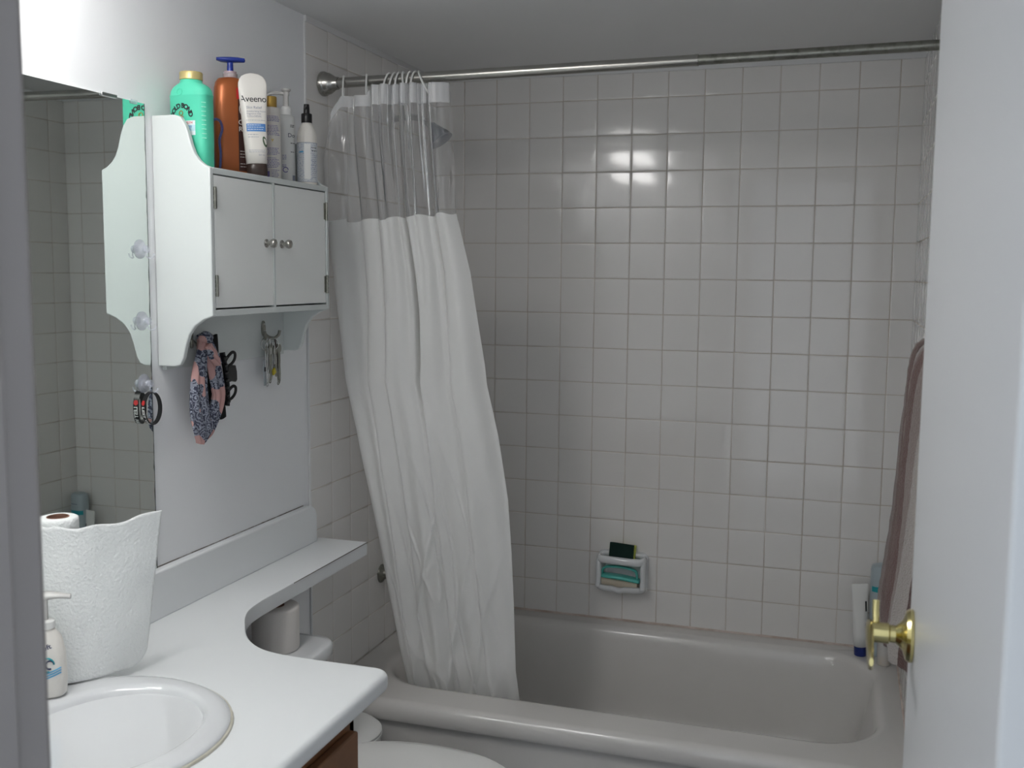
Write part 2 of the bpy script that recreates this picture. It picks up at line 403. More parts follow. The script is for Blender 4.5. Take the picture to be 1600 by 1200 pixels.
# door standing open against the right-hand side
DX = 1.391
door = struct('door_1', Box((DX, FY+.005, .012), (DX+.035, -1.900, 2.03)), M['door'], bevel=.003)
KY, KZ = -1.962, 1.094
h = obj('door_handle', lathe([(.0, DX-.0005), (.0300, DX-.0005), (.0305, DX-.004), (.0280, DX-.008), (.018, DX-.011), (.0135, DX-.015), (.0100, DX-.019), (.0100, DX-.025), (.0118, DX-.0265), (.0118, DX-.046)], 40, axis='x', c=(0, KY, KZ)), M['brass'], door)
blade = []
for y, z, hw, hh in ((KY+.014, KZ+.0, .003, .009), (KY+.008, KZ, .0048, .0122), (KY-.012, KZ, .0046, .0120), (KY-.04, KZ-.002, .0042, .0100), (KY-.070, KZ-.006, .0038, .0085), (KY-.092, KZ-.005, .0034, .0075), (KY-.104, KZ+.001, .0022, .0045)):
    blade.append([(DX-.0475+p[0], y, z+p[1]) for p in [(q[0], q[1]) for q in sup(hw, hh, 2.6, 20)]])
bm = bmesh.new(); loft(bm, blade); obj('lever', bm, M['brass'], h)
bm = Tube(smooth_path([(DX-.040, KY+.008, KZ+.004), (DX-.041, KY+.018, KZ+.020), (DX-.041, KY+.022, KZ+.032)], 4), .0040, 14); obj('lever_tail', bm, M['brass'], h)
for z in (.25, 1.02, 1.83):
    bm = Tube([(DX-.004, FY+.004, z-.045), (DX-.004, FY+.004, z+.045)], .006, 12); obj('hinge', bm, M['brass'], door)

# ------------------------------------------------------------------ bathtub
tub = thing('bathtub', 'white enamelled bathtub built in along the tiled back wall', 'bathtub', (.745, -.42, 0))
TX0, TX1, TY0, TY1, DZ = .008, RX-.008, -.83, -.006, .39
def rr(x0, x1, y0, y1, r, z, n=96):
    """rounded rectangle, points at fixed fractions"""
    pts = []; per = n//4
    for (cx, cy), a0 in (((x1-r, y1-r), 0), ((x0+r, y1-r), PI/2), ((x0+r, y0+r), PI), ((x1-r, y0+r), 3*PI/2)):
        for i in range(per):
            a = a0+(PI/2)*i/(per-1); pts.append((cx+r*math.cos(a), cy+r*math.sin(a), z))
    return pts
ix0, ix1, iy0, iy1 = .095, 1.425, -.700, -.072
rings = []
for (d, z, r) in ((.0, -.0, .0),):
    pass
out_low = rr(TX0, TX1, TY0+.022, TY1, .01, .335); lip_b = rr(TX0, TX1, TY0+.004, TY1, .012, .338)
rings = [rr(TX0, TX1, TY0+.03, TY1, .01, 0.001), out_low, lip_b, rr(TX0, TX1, TY0, TY1, .014, .346), rr(TX0, TX1, TY0, TY1, .016, .368),
         rr(TX0, TX1, TY0+.004, TY1, .018, .380), rr(TX0, TX1, TY0+.012, TY1, .022, .3875), rr(TX0, TX1, TY0+.022, TY1, .025, .3900), rr(TX0, TX1, TY0+.027, TY1, .028, .3902), rr(ix0-.020, ix1+.014, iy0-.020, iy1+.014, .175, .3902),
         rr(ix0-.012, ix1+.010, iy0-.012, iy1+.010, .17, .390), rr(ix0, ix1, iy0, iy1, .165, .386), rr(ix0+.010, ix1-.008, iy0+.010, iy1-.008, .16, .374),
         rr(ix0+.018, ix1-.014, iy0+.016, iy1-.014, .160, .350), rr(ix0+.028, ix1-.026, iy0+.026, iy1-.024, .160, .29), rr(ix0+.040, ix1-.042, iy0+.036, iy1-.034, .160, .22), rr(ix0+.052, ix1-.060, iy0+.048, iy1-.046, .158, .16),
         rr(ix0+.070, ix1-.085, iy0+.064, iy1-.062, .15, .115), rr(ix0+.098, ix1-.120, iy0+.090, iy1-.088, .13, .085), rr(ix0+.14, ix1-.17, iy0+.13, iy1-.128, .10, .070), rr(ix0+.2, ix1-.24, iy0+.18, iy1-.18, .06, .066)]
bm = bmesh.new(); loft(bm, rings); obj('tub_shell', bm, M['tub'], tub, sharp=50)
obj('drain', lathe([(0, .067), (.03, .067), (.034, .069), (.03, .072), (.0, .071)], 28, c=(.34, -.39, 0)), M['steel'], tub)
obj('overflow_plate', lathe([(.036, .146), (.034, .152), (.0, .154)], 28, axis='x', c=(0, -.39, .27)), M['steel'], tub)

# shower head and tub valve on the tiled left wall, partly behind the curtain
sh = thing('shower', 'grey shower head on the tiled left wall, seen through the clear curtain', 'shower head', (.006, -.36, 1.95))
obj('shower_arm', Tube(smooth_path([(.004, -.36, 1.95), (.06, -.36, 1.955), (.105, -.365, 1.948), (.138, -.37, 1.925)], 5), .009, 14), M['steel'], sh)
obj('flange', lathe([(.03, .004), (.028, .009), (.012, .016)], 24, axis='x', c=(0, -.36, 1.95)), M['steel'], sh)
bm = lathe([(.012, 0), (.016, -.012), (.034, -.045), (.037, -.058), (.030, -.060), (0, -.060)], 28)
bmesh.ops.rotate(bm, verts=bm.verts, matrix=Matrix.Rotation(math.radians(-35), 3, 'Y')); bmesh.ops.translate(bm, verts=bm.verts, vec=(.136, -.37, 1.930))
obj('spray_head', bm, mat('grey_shower_head', (.16, .17, .20), .35), sh)
tv = thing('bath_tap', 'chrome bath valve low on the tiled left wall beside the curtain edge', 'tap', (.006, -.46, .61))
obj('escutcheon', lathe([(.028, .004), (.027, .010), (.016, .018), (.014, .030)], 28, axis='x', c=(0, -.440, .605)), M['nickel_dull'], tv)
obj('valve_knob', lathe([(.018, .030), (.020, .034), (.020, .052), (.016, .058)], 10, axis='x', c=(0, -.440, .605)), M['nickel_dull'], tv)

# ------------------------------------------------------------------ shower rod
def rodz(x): return 1.980+x/RX*.014
RY = -.78
rod = thing('shower_rod', 'brushed nickel tension rod running across the tub alcove', 'shower rod', (.006, RY, rodz(0)))
obj('outer_tube', Tube([(.03, RY, rodz(.03)), (.958, RY, rodz(.958))], .0128, 32), M['nickel'], rod)
obj('inner_tube', Tube([(.94, RY, rodz(.94)), (RX-.015, RY, rodz(RX-.015))], .0113, 32), M['nickel_dull'], rod)
obj('joint_collar', Tube([(.952, RY, rodz(.952)), (.960, RY, rodz(.960))], .0134, 32), M['nickel'], rod)
fp = [(.028, 0), (.031, .003), (.031, .009), (.029, .013), (.0275, .0155), (.0265, .022), (.021, .031), (.0165, .038), (.0158, .046), (.0145, .048), (.0, .048)]
obj('end_flange', lathe([(r, .006+x) for r, x in fp], 40, axis='x', c=(0, RY, rodz(0))), M['nickel'], rod)
obj('end_flange', lathe([(r, RX-.0055-x*.32) for r, x in fp], 40, axis='x', c=(0, RY, rodz(RX))), M['nickel'], rod)

# ------------------------------------------------------------------ shower curtain
cur = thing('shower_curtain', 'white vinyl shower curtain with clear upper window, bunched at the left', 'shower curtain', (.2, RY, 1.95))
def interp(tab, z):
    """tab rows descending in z: (z, values...)"""
    if z >= tab[0][0]: return tab[0][1:]
    for a, b in zip(tab, tab[1:]):
        if z >= b[0]:
            t = (a[0]-z)/(a[0]-b[0]); return [p+(q-p)*t for p, q in zip(a[1:], b[1:])]
    return tab[-1][1:]
EDGE = [(1.95, .030, .356), (1.85, .006, .3605), (1.64, .010, .3650), (1.5, .0207, .3985), (1.27, .0394, .4313), (1.22, .0426, .4354), (1.09, .0649, .4624),
        (.92, .0896, .4872), (.78, .1084, .4955), (.63, .1252, .5002), (.45, .150, .5028), (.22, .165, .51)]
SCTL = [0, .2, .3, .55, .8, 1]
FR = [(1.95, 0, .20, .36, .62, .83, 1), (1.85, 0, .25, .39, .63, .84, 1), (1.64, 0, .269, .416, .634, .853, 1), (1.4, 0, .22, .36, .60, .80, 1), (1.22, 0, .165, .30, .54, .76, 1),
      (.9, 0, .15, .27, .50, .74, 1), (.6, 0, .14, .26, .50, .76, 1), (.22, 0, .13, .26, .52, .82, 1)]
def cpoint(s, z):
    l, r = interp(EDGE, z); f = interp(FR, z)
    for k in range(5):
        if s <= SCTL[k+1] or k == 4: break
    t = (s-SCTL[k])/(SCTL[k+1]-SCTL[k]); t = min(1, max(0, t))
    fx = f[k]+(f[k+1]-f[k])*t
    up = max(0, min(1, (z-1.0)/.9)); low = 1-up
    A = (.024, .016, .032, .028, .024)[k]*(.70+.40*up)
    y = -A*math.sin(PI*t**.6)**.85
    # overlap: material leans past the fold line
    x = l+(r-l)*fx + (.010+.004*up)*math.sin(PI*t)*(1 if k in (1, 3) else .4)*((t-.3)*1.6)
    # dark cleft left of the fourth fold
    cle = math.exp(-((s-.55)/.018)**2)*math.exp(-((z-1.42)/.22)**2); y += .05*cle
    # fine gathers under the seven close rings
    if .28 < s < .86:
        e = math.sin(PI*(s-.28)/.58); g = (max(0, (z-1.30)/.65))**1.2
        y += .013*g*e*math.sin(2*PI*(s-.28)/.083); x += .004*g*e*math.cos(2*PI*(s-.28)/.083)
    # broad soft folds further down and creases
    y += low*.010*math.sin(2*PI*s*3.3+1.2*math.sin(3*z))+low*.004*math.sin(2*PI*s*8+2*z)
    lw2 = max(0, min(1, (1.15-z)/.5))
    d = noise.noise(Vector((s*7+z*2.2, z*2.4, 3.1))); y += .010*lw2*d*math.sin(PI*min(1, s*1.02))
    for kx, kz, off, am in ((5, -3.4, 9.4, .016), (7, 3.0, 2.2, .012), (3, -6, 5.5, .008)):
        d2 = abs(noise.noise(Vector((s*kx+z*kz, z*2.2-s*1.5, off)))); y -= am*lw2*max(0, .13-d2)/.13*.6*math.sin(PI*min(1, s))
    if z > 1.62 and (s < .2 or s > .86):
        y += .006*noise.noise(Vector((s*26, z*15, 1.7)))*(min(1, s/.05) if s < .2 else 1)
    y0 = interp([(1.95, RY), (1.5, -.748), (.9, -.705), (.45, -.668), (.22, -.60)], z)[0]
    if z < 1.0: y0 += .04*(1-min(1, s/.35))*(1-z)/.6
    zz = z
    if z > 1.9181: zz += (z-1.918)/.027*.021*max(0, min(1, (s-.26)/.03))
    if 1.4 < z < 1.9: zz += (.022*(s-.4)+.0035*math.sin(s*31))*(1-abs(z-1.64)/.26)
    if z > 1.6 and s < .12: zz = z-(z-1.6)/.345*.085*(1-s/.12)**1.3
    return (x, y0+y, zz)
NS = 230
def curtain_part(name, za, zb, nz, m, jag=0):
    bm = bmesh.new(); g = []
    for j in range(nz+1):
        row = []
        for i in range(NS+1):
            row.append(bm.verts.new(cpoint(i/NS, za+(zb-za)*j/nz)))
        g.append(row)
    for j in range(nz):
        for i in range(NS): bm.faces.new([g[j][i], g[j][i+1], g[j+1][i+1], g[j+1][i]])
    return obj(name, bm, m, cur, sharp=0, normals=False)
hd = curtain_part('header_hem', 1.945, 1.918, 4, M['vinyl_header']); hd['label'] = 'milky white top hem'
cw = curtain_part('clear_window', 1.918, 1.640, 40, M['vinyl_clear']); cw['label'] = 'clear see-through window'
curtain_part('white_panel', 1.640, .22, 190, M['vinyl'])

def ring_at(name_label, x, tilt=0., sw=0.):
    t = thing('curtain_ring', name_label, 'curtain ring', (x, RY, rodz(x)+.0128), 0, 'white curtain rings on the shower rod')
    pts = []
    for i in range(28):
        a = 2*PI*i/28; y, z = .0185*math.cos(a), .0275*math.sin(a)-.0118
        pts.append((x+tilt*z+sw*y, RY+y, rodz(x)+z))
    o = obj('ring_loop', Tube(pts, .0024, 10, closed=True), M['white'], t)
RX_ = [(.0675, .05, -.42, 'white plastic curtain ring nearest the wall flange, alone on the rod'),
       (.1317, .03, -.42, 'white plastic curtain ring alone on the rod between flange and bunch'),
       (.190, .30, -.05, 'leftmost white ring of the seven bunched curtain rings'), (.2055, .28, -.05, 'second white ring from the left in the bunch of seven'),
       (.2205, .12, .05, 'third white ring from the left in the bunch of seven'), (.235, -.15, -.1, 'middle white ring of the seven bunched curtain rings'),
       (.250, .10, .05, 'third white ring from the right in the bunch of seven'), (.2635, .15, .1, 'second white ring from the right in the bunch of seven'),
       (.282, -.5, -.1, 'rightmost slanting white ring of the seven bunched curtain rings')]
for x, ti, sw, lb in RX_: ring_at(lb, x, ti, sw)

# ------------------------------------------------------------------ wall cabinet
cab = thing('wall_cabinet', 'small white two-door wall cabinet with scalloped sides above the counter', 'cabinet', (0, -1.224, 1.31))
prof = [(.001, 1.3145), (.040, 1.3145), (.052, 1.318), (.060, 1.332), (.066, 1.355), (.074, 1.378), (.088, 1.396), (.108, 1.409), (.130, 1.4165),
        (.130, 1.702), (.118, 1.707), (.106, 1.716), (.096, 1.729), (.089, 1.746), (.083, 1.768), (.076, 1.786), (.066, 1.799), (.052, 1.8035), (.001, 1.8035)]
for y0 in (-1.4635, -.997):
    obj('side_panel', Prism(prof, 'y', y0, y0+.012), M['cab'], cab, sharp=30, bevel=.0022, seg=3)
ya, yb = -1.4515, -.997
obj('top_panel', Box((.001, ya, 1.691), (.1295, yb, 1.703)), M['cab'], cab, bevel=.001)
obj('bottom_panel', Box((.001, ya, 1.4155), (.1295, yb, 1.428)), M['cab'], cab, bevel=.001)
obj('back_panel', Box((.001, ya, 1.428), (.004, yb, 1.691)), M['gap'], cab)
obj('hook_rail', Box((.001, ya, 1.306), (.012, yb, 1.4155)), M['cab'], cab, bevel=.001)
obj('center_divider', Box((.004, -1.2335, 1.428), (.1295, -1.2265, 1.691)), M['cab'], cab)
for i, (a, b, hy, ky) in enumerate(((-1.4485, -1.2350, -1.4495, -1.262), (-1.2250, -1.0, -.9985, -1.199))):
    d = obj('cabinet_door', Box((.113, a, 1.4315), (.1288, b, 1.6885)), M['cabdoor'], cab, bevel=.001)
    k = obj('knob', lathe([(.009, .1288), (.009, .1305), (.0045, .1335), (.0045, .1385), (.0085, .142), (.0098, .1465), (.0085, .151), (.004, .1535), (0, .154)], 24, axis='x', c=(0, ky, 1.563)), M['nickel'], d)
    for z in (1.645, 1.475):
        bm = Tube([(.1315, hy, z-.021), (.1315, hy, z+.021)], .0026, 10)
        for q in (-.021, -.0125, -.004, .0045, .013): tube(bm, [(.1315, hy, z+q+.0004), (.1315, hy, z+q+.0070)], .0033, 10)
        s = 1 if hy < -1.2 else -1
        box(bm, (.1288, min(hy, hy+s*.009), z-.019), (.1298, max(hy, hy+s*.009), z+.019))
        obj('hinge', bm, M['nickel_dull'], d, sharp=40)

# ------------------------------------------------------------------ mirror
mir = thing('wall_mirror', 'large frameless wall mirror above the counter, worn along its right edge', 'mirror', (0, -2.03, .908))
bm = Box((.0005, -2.56, .908), (.005, -1.4885, 1.8215)); obj('mirror_glass', bm, M['mirror'], mir, smooth=False)
bm = bmesh.new(); rnd = random.Random(5); z = .908; P = []
while z < 1.82:
    P.append((z, .0012+.0024*rnd.random()**2*(1 if .908 < z < 1.4 else .9))); z += rnd.uniform(.006, .022)
P.append((1.8215, .002))
a = [bm.verts.new((.0052, -1.4885, z)) for z, q in P]; b = [bm.verts.new((.0052, -1.4885-q, z)) for z, q in P]; c = [bm.verts.new((.0005, -1.4883, z)) for z, q in P]
for i in range(len(P)-1): bm.faces.new([a[i], b[i], b[i+1], a[i+1]]); bm.faces.new([a[i], a[i+1], c[i+1], c[i]])
obj('worn_edge', bm, M['mirror_edge'], mir, smooth=False, normals=False)
obj('mirror_clip', Box((.0052, -1.612, 1.8175), (.0085, -1.570, 1.8245)), M['steel'], mir, bevel=.001)
obj('mirror_clip', Box((.0052, -1.53, 1.8165), (.0075, -1.512, 1.8245)), M['clear'], mir, bevel=.001)

def suction(z, label):
    y = -1.5145
    t = thing('suction_hook', label, 'hook', (.0052, y, z), 0, 'clear suction hooks down the mirror edge')
    obj('suction_cup', lathe([(.0182, .0054), (.0185, .0062), (.013, .0080), (.0065, .012), (.0055, .016), (0, .016)], 32, axis='x', c=(0, y, z)), M['clear'], t)
    obj('plug', lathe([(.0062, .013), (.0075, .015), (.0075, .021), (.0062, .0225), (0, .0225)], 20, axis='x', c=(0, y+.001, z)), M['clear'], t)
    bm = Tube(smooth_path([(.020, y-.0015, z), (.0205, y-.002, z-.012), (.021, y+.001, z-.0155), (.026, y+.003, z-.017), (.032, y+.004, z-.014), (.034, y+.004, z-.008)], 4), .0014, 8)
    obj('wire_hook', bm, M['clear'], t)
suction(1.5445, 'clear suction hook on the mirror edge, topmost of three, empty')
suction(1.4065, 'clear suction hook on the mirror edge, middle of three, empty')
suction(1.2845, 'clear suction hook on the mirror edge, lowest, holding a wristband')

# wristband, an oval loop hanging from the lowest suction hook
wbnd = thing('wristband', 'black rubber wristband with white lettering and red flower on lowest suction hook', 'wristband', (.019, -1.512, 1.268))
bc = Vector((.019, -1.5105, 1.2365)); BD = Vector((.28, .96, 0)).normalized(); BW = Vector((BD.y, -BD.x, 0))
def band(a, wv, off=0): 
    ra, rb = .0200+off, .0325+off
    return bc+BD*ra*math.cos(a)+Vector((0, 0, 1))*rb*math.sin(a)*1.0+BW*wv
bm = bmesh.new(); n = 48; rings = []
for i in range(n):
    a = 2*PI*i/n; rings.append([band(a, -.0056, 0), band(a, .0056, 0), band(a, .0056, -.0018), band(a, -.0056, -.0018)])
R = [[bm.verts.new(p) for p in r] for r in rings]
for i in range(n):
    p, q = R[i], R[(i+1) % n]
    for k in range(4): bm.faces.new([p[k], p[(k+1) % 4], q[(k+1) % 4], q[k]])
obj('band', bm, M['black'], wbnd, sharp=40)
bm = text_bm('LEST WE FORGET', .0098, .0003, align='LEFT')
for v in bm.verts:
    a = PI-.12+v.co.x/.028 ; v.co = band(a, v.co.y, .0003)
obj('lettering', bm, M['white'], wbnd, smooth=False, normals=False)
bm = bmesh.new(); 
for k in range(5):
    cc = bm.verts.new(band(PI-.36, 0, .0005)); ring = []
    for i in range(12):
        t_ = 2*PI*i/12; ux, uz = .0022*math.cos(2*PI*k/5), .0022*math.sin(2*PI*k/5)
        ring.append(bm.verts.new(band(PI-.36+(ux+.0026*math.cos(t_))/.028, uz+.0026*math.sin(t_), .0005+.0001*k)))
    for i in range(12): bm.faces.new([cc, ring[i], ring[(i+1) % 12]])
obj('red_flower', bm, M['red'], wbnd, smooth=False, normals=False)

# ------------------------------------------------------------------ hooks under the cabinet, keys, headband, clips
def wall_hook(y, label):
    t = thing('wall_hook', label, 'hook', (.012, y, 1.37), 0, 'metal double hooks on the cabinet rail')
    bm = bmesh.new(); loft(bm, [[(x, y+q[0], 1.372+q[1]) for q in sup(.0075*s, .018*s, 2.2, 24)] for x, s in ((.0122, 1), (.0150, 1), (.0165, .8))]); obj('back_plate', bm, M['nickel_dull'], t)
    for s in (-1, 1):
        obj('prong', Tube(smooth_path([(.015, y, 1.362), (.022, y+s*.008, 1.352), (.030, y+s*.020, 1.349), (.036, y+s*.029, 1.356), (.037, y+s*.033, 1.366)], 5), [(.0035)]*20+[.0042], 12), M['nickel_dull'], t)
    for z in (1.382, 1.366): obj('screw', lathe([(.0025, .0164), (.002, .0174), (0, .0176)], 10, axis='x', c=(0, y, z)), M['steel'], t)
wall_hook(-1.0905, 'tarnished metal double hook under the cabinet holding the keys')
wall_hook(-1.372, 'tarnished metal hook under the cabinet behind the patterned headband')

keys = thing('key_bunch', 'bunch of keys, clippers and pins hanging from the right hook', 'keys', (.03, -1.085, 1.345))
def ringp(c, r, n=20, ax=(0, 1, 0), bx=(0, 0, 1)):
    c, ax, bx = map(Vector, (c, ax, bx)); return [c+ax*r*math.cos(2*PI*i/n)+bx*r*math.sin(2*PI*i/n) for i in range(n)]
obj('key_ring', Tube(ringp((.028, -1.105, 1.337), .015, ax=(.2, 1, 0)), .0012, 8, closed=True), M['steel'], keys)
obj('key_ring', Tube(ringp((.030, -1.078, 1.335), .014, ax=(.5, 1, 0)), .0012, 8, closed=True), M['steel'], keys)
rk = random.Random(11)
for i in range(14):
    y = -1.104+.0042*i+rk.uniform(-.002, .002); x = .026+.0022*(i % 4); zt = 1.342-rk.uniform(0, .010); L = rk.uniform(.050, .095)
    bm = bmesh.new(); dy = rk.uniform(-.10, .16)
    if i % 3 == 0:
        tube(bm, [(x, y, zt), (x, y+dy*.02, zt-.02), (x+.002, y+dy*L, zt-L)], .0013, 8); tube(bm, [(x+.004, y+.002, zt), (x+.004, y+.002+dy*L, zt-L)], .0012, 8)
        tube(bm, ringp((x+.002, y+.001+dy*L, zt-L-.003), .0035, 12), .0012, 6, closed=True)
    else:
        loft(bm, [[(xx, y+q[0], zt-.014+q[1]) for q in sup(.0085, .010, 2.2, 18)] for xx in (x, x+.0018)])
        pts = [(y-.0035, zt-.022), (y-.0035+dy*L, zt-L), (y+dy*L, zt-L-.003), (y+.003+dy*L, zt-L+.003), (y+.0045+dy*L*.8, zt-L*.8), (y+.003+dy*L*.6, zt-L*.6), (y+.0042, zt-L*.45), (y+.0035, zt-.022)]
        prism(bm, pts, 'x', x, x+.0016)
    obj('key', bm, M['nickel_dull'] if i % 2 else M['steel'], keys, sharp=40)
bm = Prism([(-1.113, 1.298), (-1.103, 1.302), (-1.094, 1.292), (-1.094, 1.272), (-1.100, 1.262), (-1.101, 1.240), (-1.111, 1.240), (-1.111, 1.262), (-1.114, 1.272)], 'x', .024, .0265)
o = obj('bottle_opener', bm, M['greymetal'], keys, bevel=.0008); o['label'] = 'flat grey tag with a dark hole'
obj('opener_hole', Box((.0263, -1.1105, 1.273), (.0268, -1.0985, 1.2835)), M['black'], o, bevel=.001)
obj('file_blade', Prism([(-1.072, 1.346), (-1.068, 1.347), (-1.052, 1.271), (-1.057, 1.268)], 'x', .030, .033), M['darkbrown'], keys, bevel=.0008)
obj('yellow_tag', Prism([(-1.084, 1.275), (-1.076, 1.280), (-1.071, 1.268), (-1.082, 1.262)], 'x', .030, .035), M['yellow'], keys, bevel=.001)

sc = thing('fabric_headband', 'pink and navy paisley fabric headband hanging from the left hook', 'headband', (.05, -1.372, 1.36))
def strap(name, pts, label=None, th=.007):
    path = smooth_path([(p[0], p[1], p[2]) for p in pts], 6); W = smooth_path([(p[3], 0, 0) for p in pts], 6); bm = bmesh.new(); rings = []
    n = 28
    for i, p in enumerate(path):
        t = (path[min(i+1, len(path)-1)]-path[max(i-1, 0)]).normalized(); nx = Vector((1, 0, 0)); nx = (nx-t*nx.dot(t)).normalized(); s = t.cross(nx)
        hw = W[i].x/2; rings.append([p+s*hw*math.copysign(abs(math.cos(a))**.8, math.cos(a))+nx*(th*math.sin(a)+.0022*math.sin(5*math.cos(a)*1.7+i*.22)) for a in [2*PI*k/n for k in range(n)]])
    loft(bm, rings); o = obj(name, bm, M['scarf'], sc, sharp=0)
    return o
strap('left_strap', [(.036, -1.368, 1.372, .016), (.046, -1.380, 1.345, .024), (.052, -1.398, 1.305, .040), (.054, -1.406, 1.255, .054), (.055, -1.404, 1.212, .066), (.055, -1.398, 1.185, .064), (.053, -1.398, 1.167, .044), (.050, -1.400, 1.151, .016)])
strap('right_strap', [(.036, -1.362, 1.373, .018), (.040, -1.346, 1.350, .024), (.040, -1.334, 1.315, .034), (.042, -1.324, 1.275, .040), (.044, -1.320, 1.245, .044), (.046, -1.334, 1.218, .042), (.047, -1.352, 1.196, .038), (.048, -1.368, 1.176, .032), (.048, -1.385, 1.162, .020)])
strap('twist', [(.058, -1.378, 1.352, .018), (.060, -1.366, 1.335, .024), (.060, -1.352, 1.322, .022), (.056, -1.340, 1.312, .014)])
bm = bmesh.new(); bmesh.ops.create_icosphere(bm, subdivisions=3, radius=1)
for v in bm.verts:
    d = 1+.12*noise.noise(v.co*2.5); v.co = Vector((.046+v.co.x*.012*d, -1.366+v.co.y*.020*d, 1.366+v.co.z*.014*d))
obj('knot', bm, M['scarf'], sc, sharp=0)

hb = thing('black_headband', 'black cloth strip hanging behind the paisley headband', 'headband', (.02, -1.31, 1.36))
bm = bmesh.new(); g = []
for j in range(25):
    t = j/24; z = 1.368-.182*t; yc = -1.318+.030*t; hw = .0265-.002*t
    g.append([bm.verts.new((.020+.004*math.sin(PI*i/8)+.002*math.sin(7*t+i), yc-hw+2*hw*i/8, z+.002*math.sin(i))) for i in range(9)])
for j in range(24):
    for i in range(8): bm.faces.new([g[j][i], g[j][i+1], g[j+1][i+1], g[j+1][i]])
obj('cloth_strip', bm, M['blackcloth'], hb, sharp=0, solid=.004)
cc = thing('hair_claw_clip', 'black plastic hair claw clip beside the headbands', 'hair clip', (.035, -1.27, 1.28))
bm = bmesh.new(); tube(bm, smooth_path([(.030, -1.284, 1.330), (.036, -1.282, 1.29), (.036, -1.277, 1.25), (.032, -1.273, 1.214)], 6), [(.007, .003)]*19, 12)
obj('spine', bm, M['black'], cc)
for z0 in (1.318, 1.244):
    obj('finger_loop', Tube(smooth_path([(.036, -1.281, z0-.020), (.040, -1.266, z0-.014), (.042, -1.256, z0-.004), (.042, -1.254, z0+.008), (.040, -1.262, z0+.011), (.037, -1.274, z0+.002), (.036, -1.281, z0-.006)], 5), [(.0035, .0024)]*31, 10), M['black'], cc)
obj('spring_tab', Prism([(-1.279, 1.300), (-1.262, 1.302), (-1.247, 1.300), (-1.243, 1.286), (-1.242, 1.268), (-1.247, 1.263), (-1.262, 1.266), (-1.278, 1.264)], 'x', .034, .040), M['black'], cc, bevel=.002)
for k in range(7):
    obj('tooth', Tube(smooth_path([(.034, -1.283+.0015*k, 1.322-.016*k), (.044, -1.290+.0015*k, 1.320-.016*k), (.047, -1.303+.0015*k, 1.318-.016*k)], 3), [.0026]*4+[.0020]*2+[.001], 8), M['black'], cc)

# ------------------------------------------------------------------ countertop and vanity
CT = .81
ct = thing('countertop', 'white laminate vanity countertop with narrow shelf running over the toilet', 'countertop', (0, -1.8, .772))
curve = smooth_path([(.148, -1.28, 0), (.149, -1.345, 0), (.156, -1.395, 0), (.172, -1.435, 0), (.198, -1.478, 0), (.228, -1.520, 0), (.262, -1.553, 0), (.302, -1.575, 0), (.350, -1.586, 0), (.42, -1.589, 0), (.50, -1.588, 0)], 5)
nose = [(.538+.030*math.sin(a), -1.619+.030*math.cos(a)) for a in [PI/2*i/10 for i in range(11)]]
outline = [(.001, -2.605), (.001, -.826), (.1465, -.826)]+[(p.x, p.y) for p in curve]+nose+[(.578, -2.605)]
SCX, SCY = .245, -1.978
def with_hole(outline, hole, z0, z1, m_name):
    bm = bmesh.new()
    for z in (z0, z1):
        ed = []
        for loop in (outline, hole):
            vs = [bm.verts.new((p[0], p[1], z)) for p in loop]
            ed += [bm.edges.new((vs[i], vs[(i+1) % len(vs)])) for i in range(len(vs))]
        bmesh.ops.triangle_fill(bm, use_beauty=True, edges=ed)
    bm.verts.ensure_lookup_table(); N1, N2 = len(outline), len(hole); tot = N1+N2
    for off, n in ((0, N1), (N1, N2)):
        for i in range(n):
            a, b = off+i, off+(i+1) % n
            bm.faces.new([bm.verts[a], bm.verts[b], bm.verts[b+tot], bm.verts[a+tot]])
    return bm
hole = [(SCX+.19*math.cos(2*PI*i/48), SCY+.19*math.sin(2*PI*i/48)) for i in range(48)]
TH = .034; N1 = len(outline)
def edge_norm(k):
    a, b, c = Vector(outline[k-1]), Vector(outline[k]), Vector(outline[(k+1) % N1]); d = ((b-a).normalized()+(c-b).normalized()).normalized()
    n = Vector((-d.y, d.x)); q = max(.6, abs(n.dot(Vector((-(b-a).normalized().y, (b-a).normalized().x))))); return n/q
area2 = sum(outline[k-1][0]*outline[k][1]-outline[k][0]*outline[k-1][1] for k in range(N1)); sg = 1 if area2 > 0 else -1
nrm = [edge_norm(k)*sg for k in range(N1)]
rad = [.0115 if (q[1] < -1.555 and q[0] > .30) else (.0015 if q[0] < .2 else .0015+.010*max(0, min(1, (q[0]-.2)/.1))) for q in outline]
for k in range(N1):
    if outline[k][1] < -2.6 or outline[k][0] < .01: rad[k] = .0008 if outline[k][0] < .01 else rad[k]
slab = bmesh.new(); prof_k = [(1, 0)]+[(1-math.sin(a), 1-math.cos(a)) for a in [PI/2*i/6 for i in range(1, 7)]]
rgs = []
for f, up in [(fr, False) for fr in prof_k[::-1]]+[(fr, True) for fr in prof_k]:
    # f = (how far in, how far towards the face) along a quarter round
    ins, ver = 1-f[0], 1-f[1]
    rgs.append([slab.verts.new((outline[k][0]+nrm[k].x*rad[k]*(f[1]), outline[k][1]+nrm[k].y*rad[k]*(f[1]), (CT-rad[k]*f[0]) if up else (CT-TH+rad[k]*f[0]))) for k in range(N1)])
for a, b in zip(rgs, rgs[1:]):
    for k in range(N1):
        slab.faces.new([a[k], a[(k+1) % N1], b[(k+1) % N1], b[k]])
hl = []
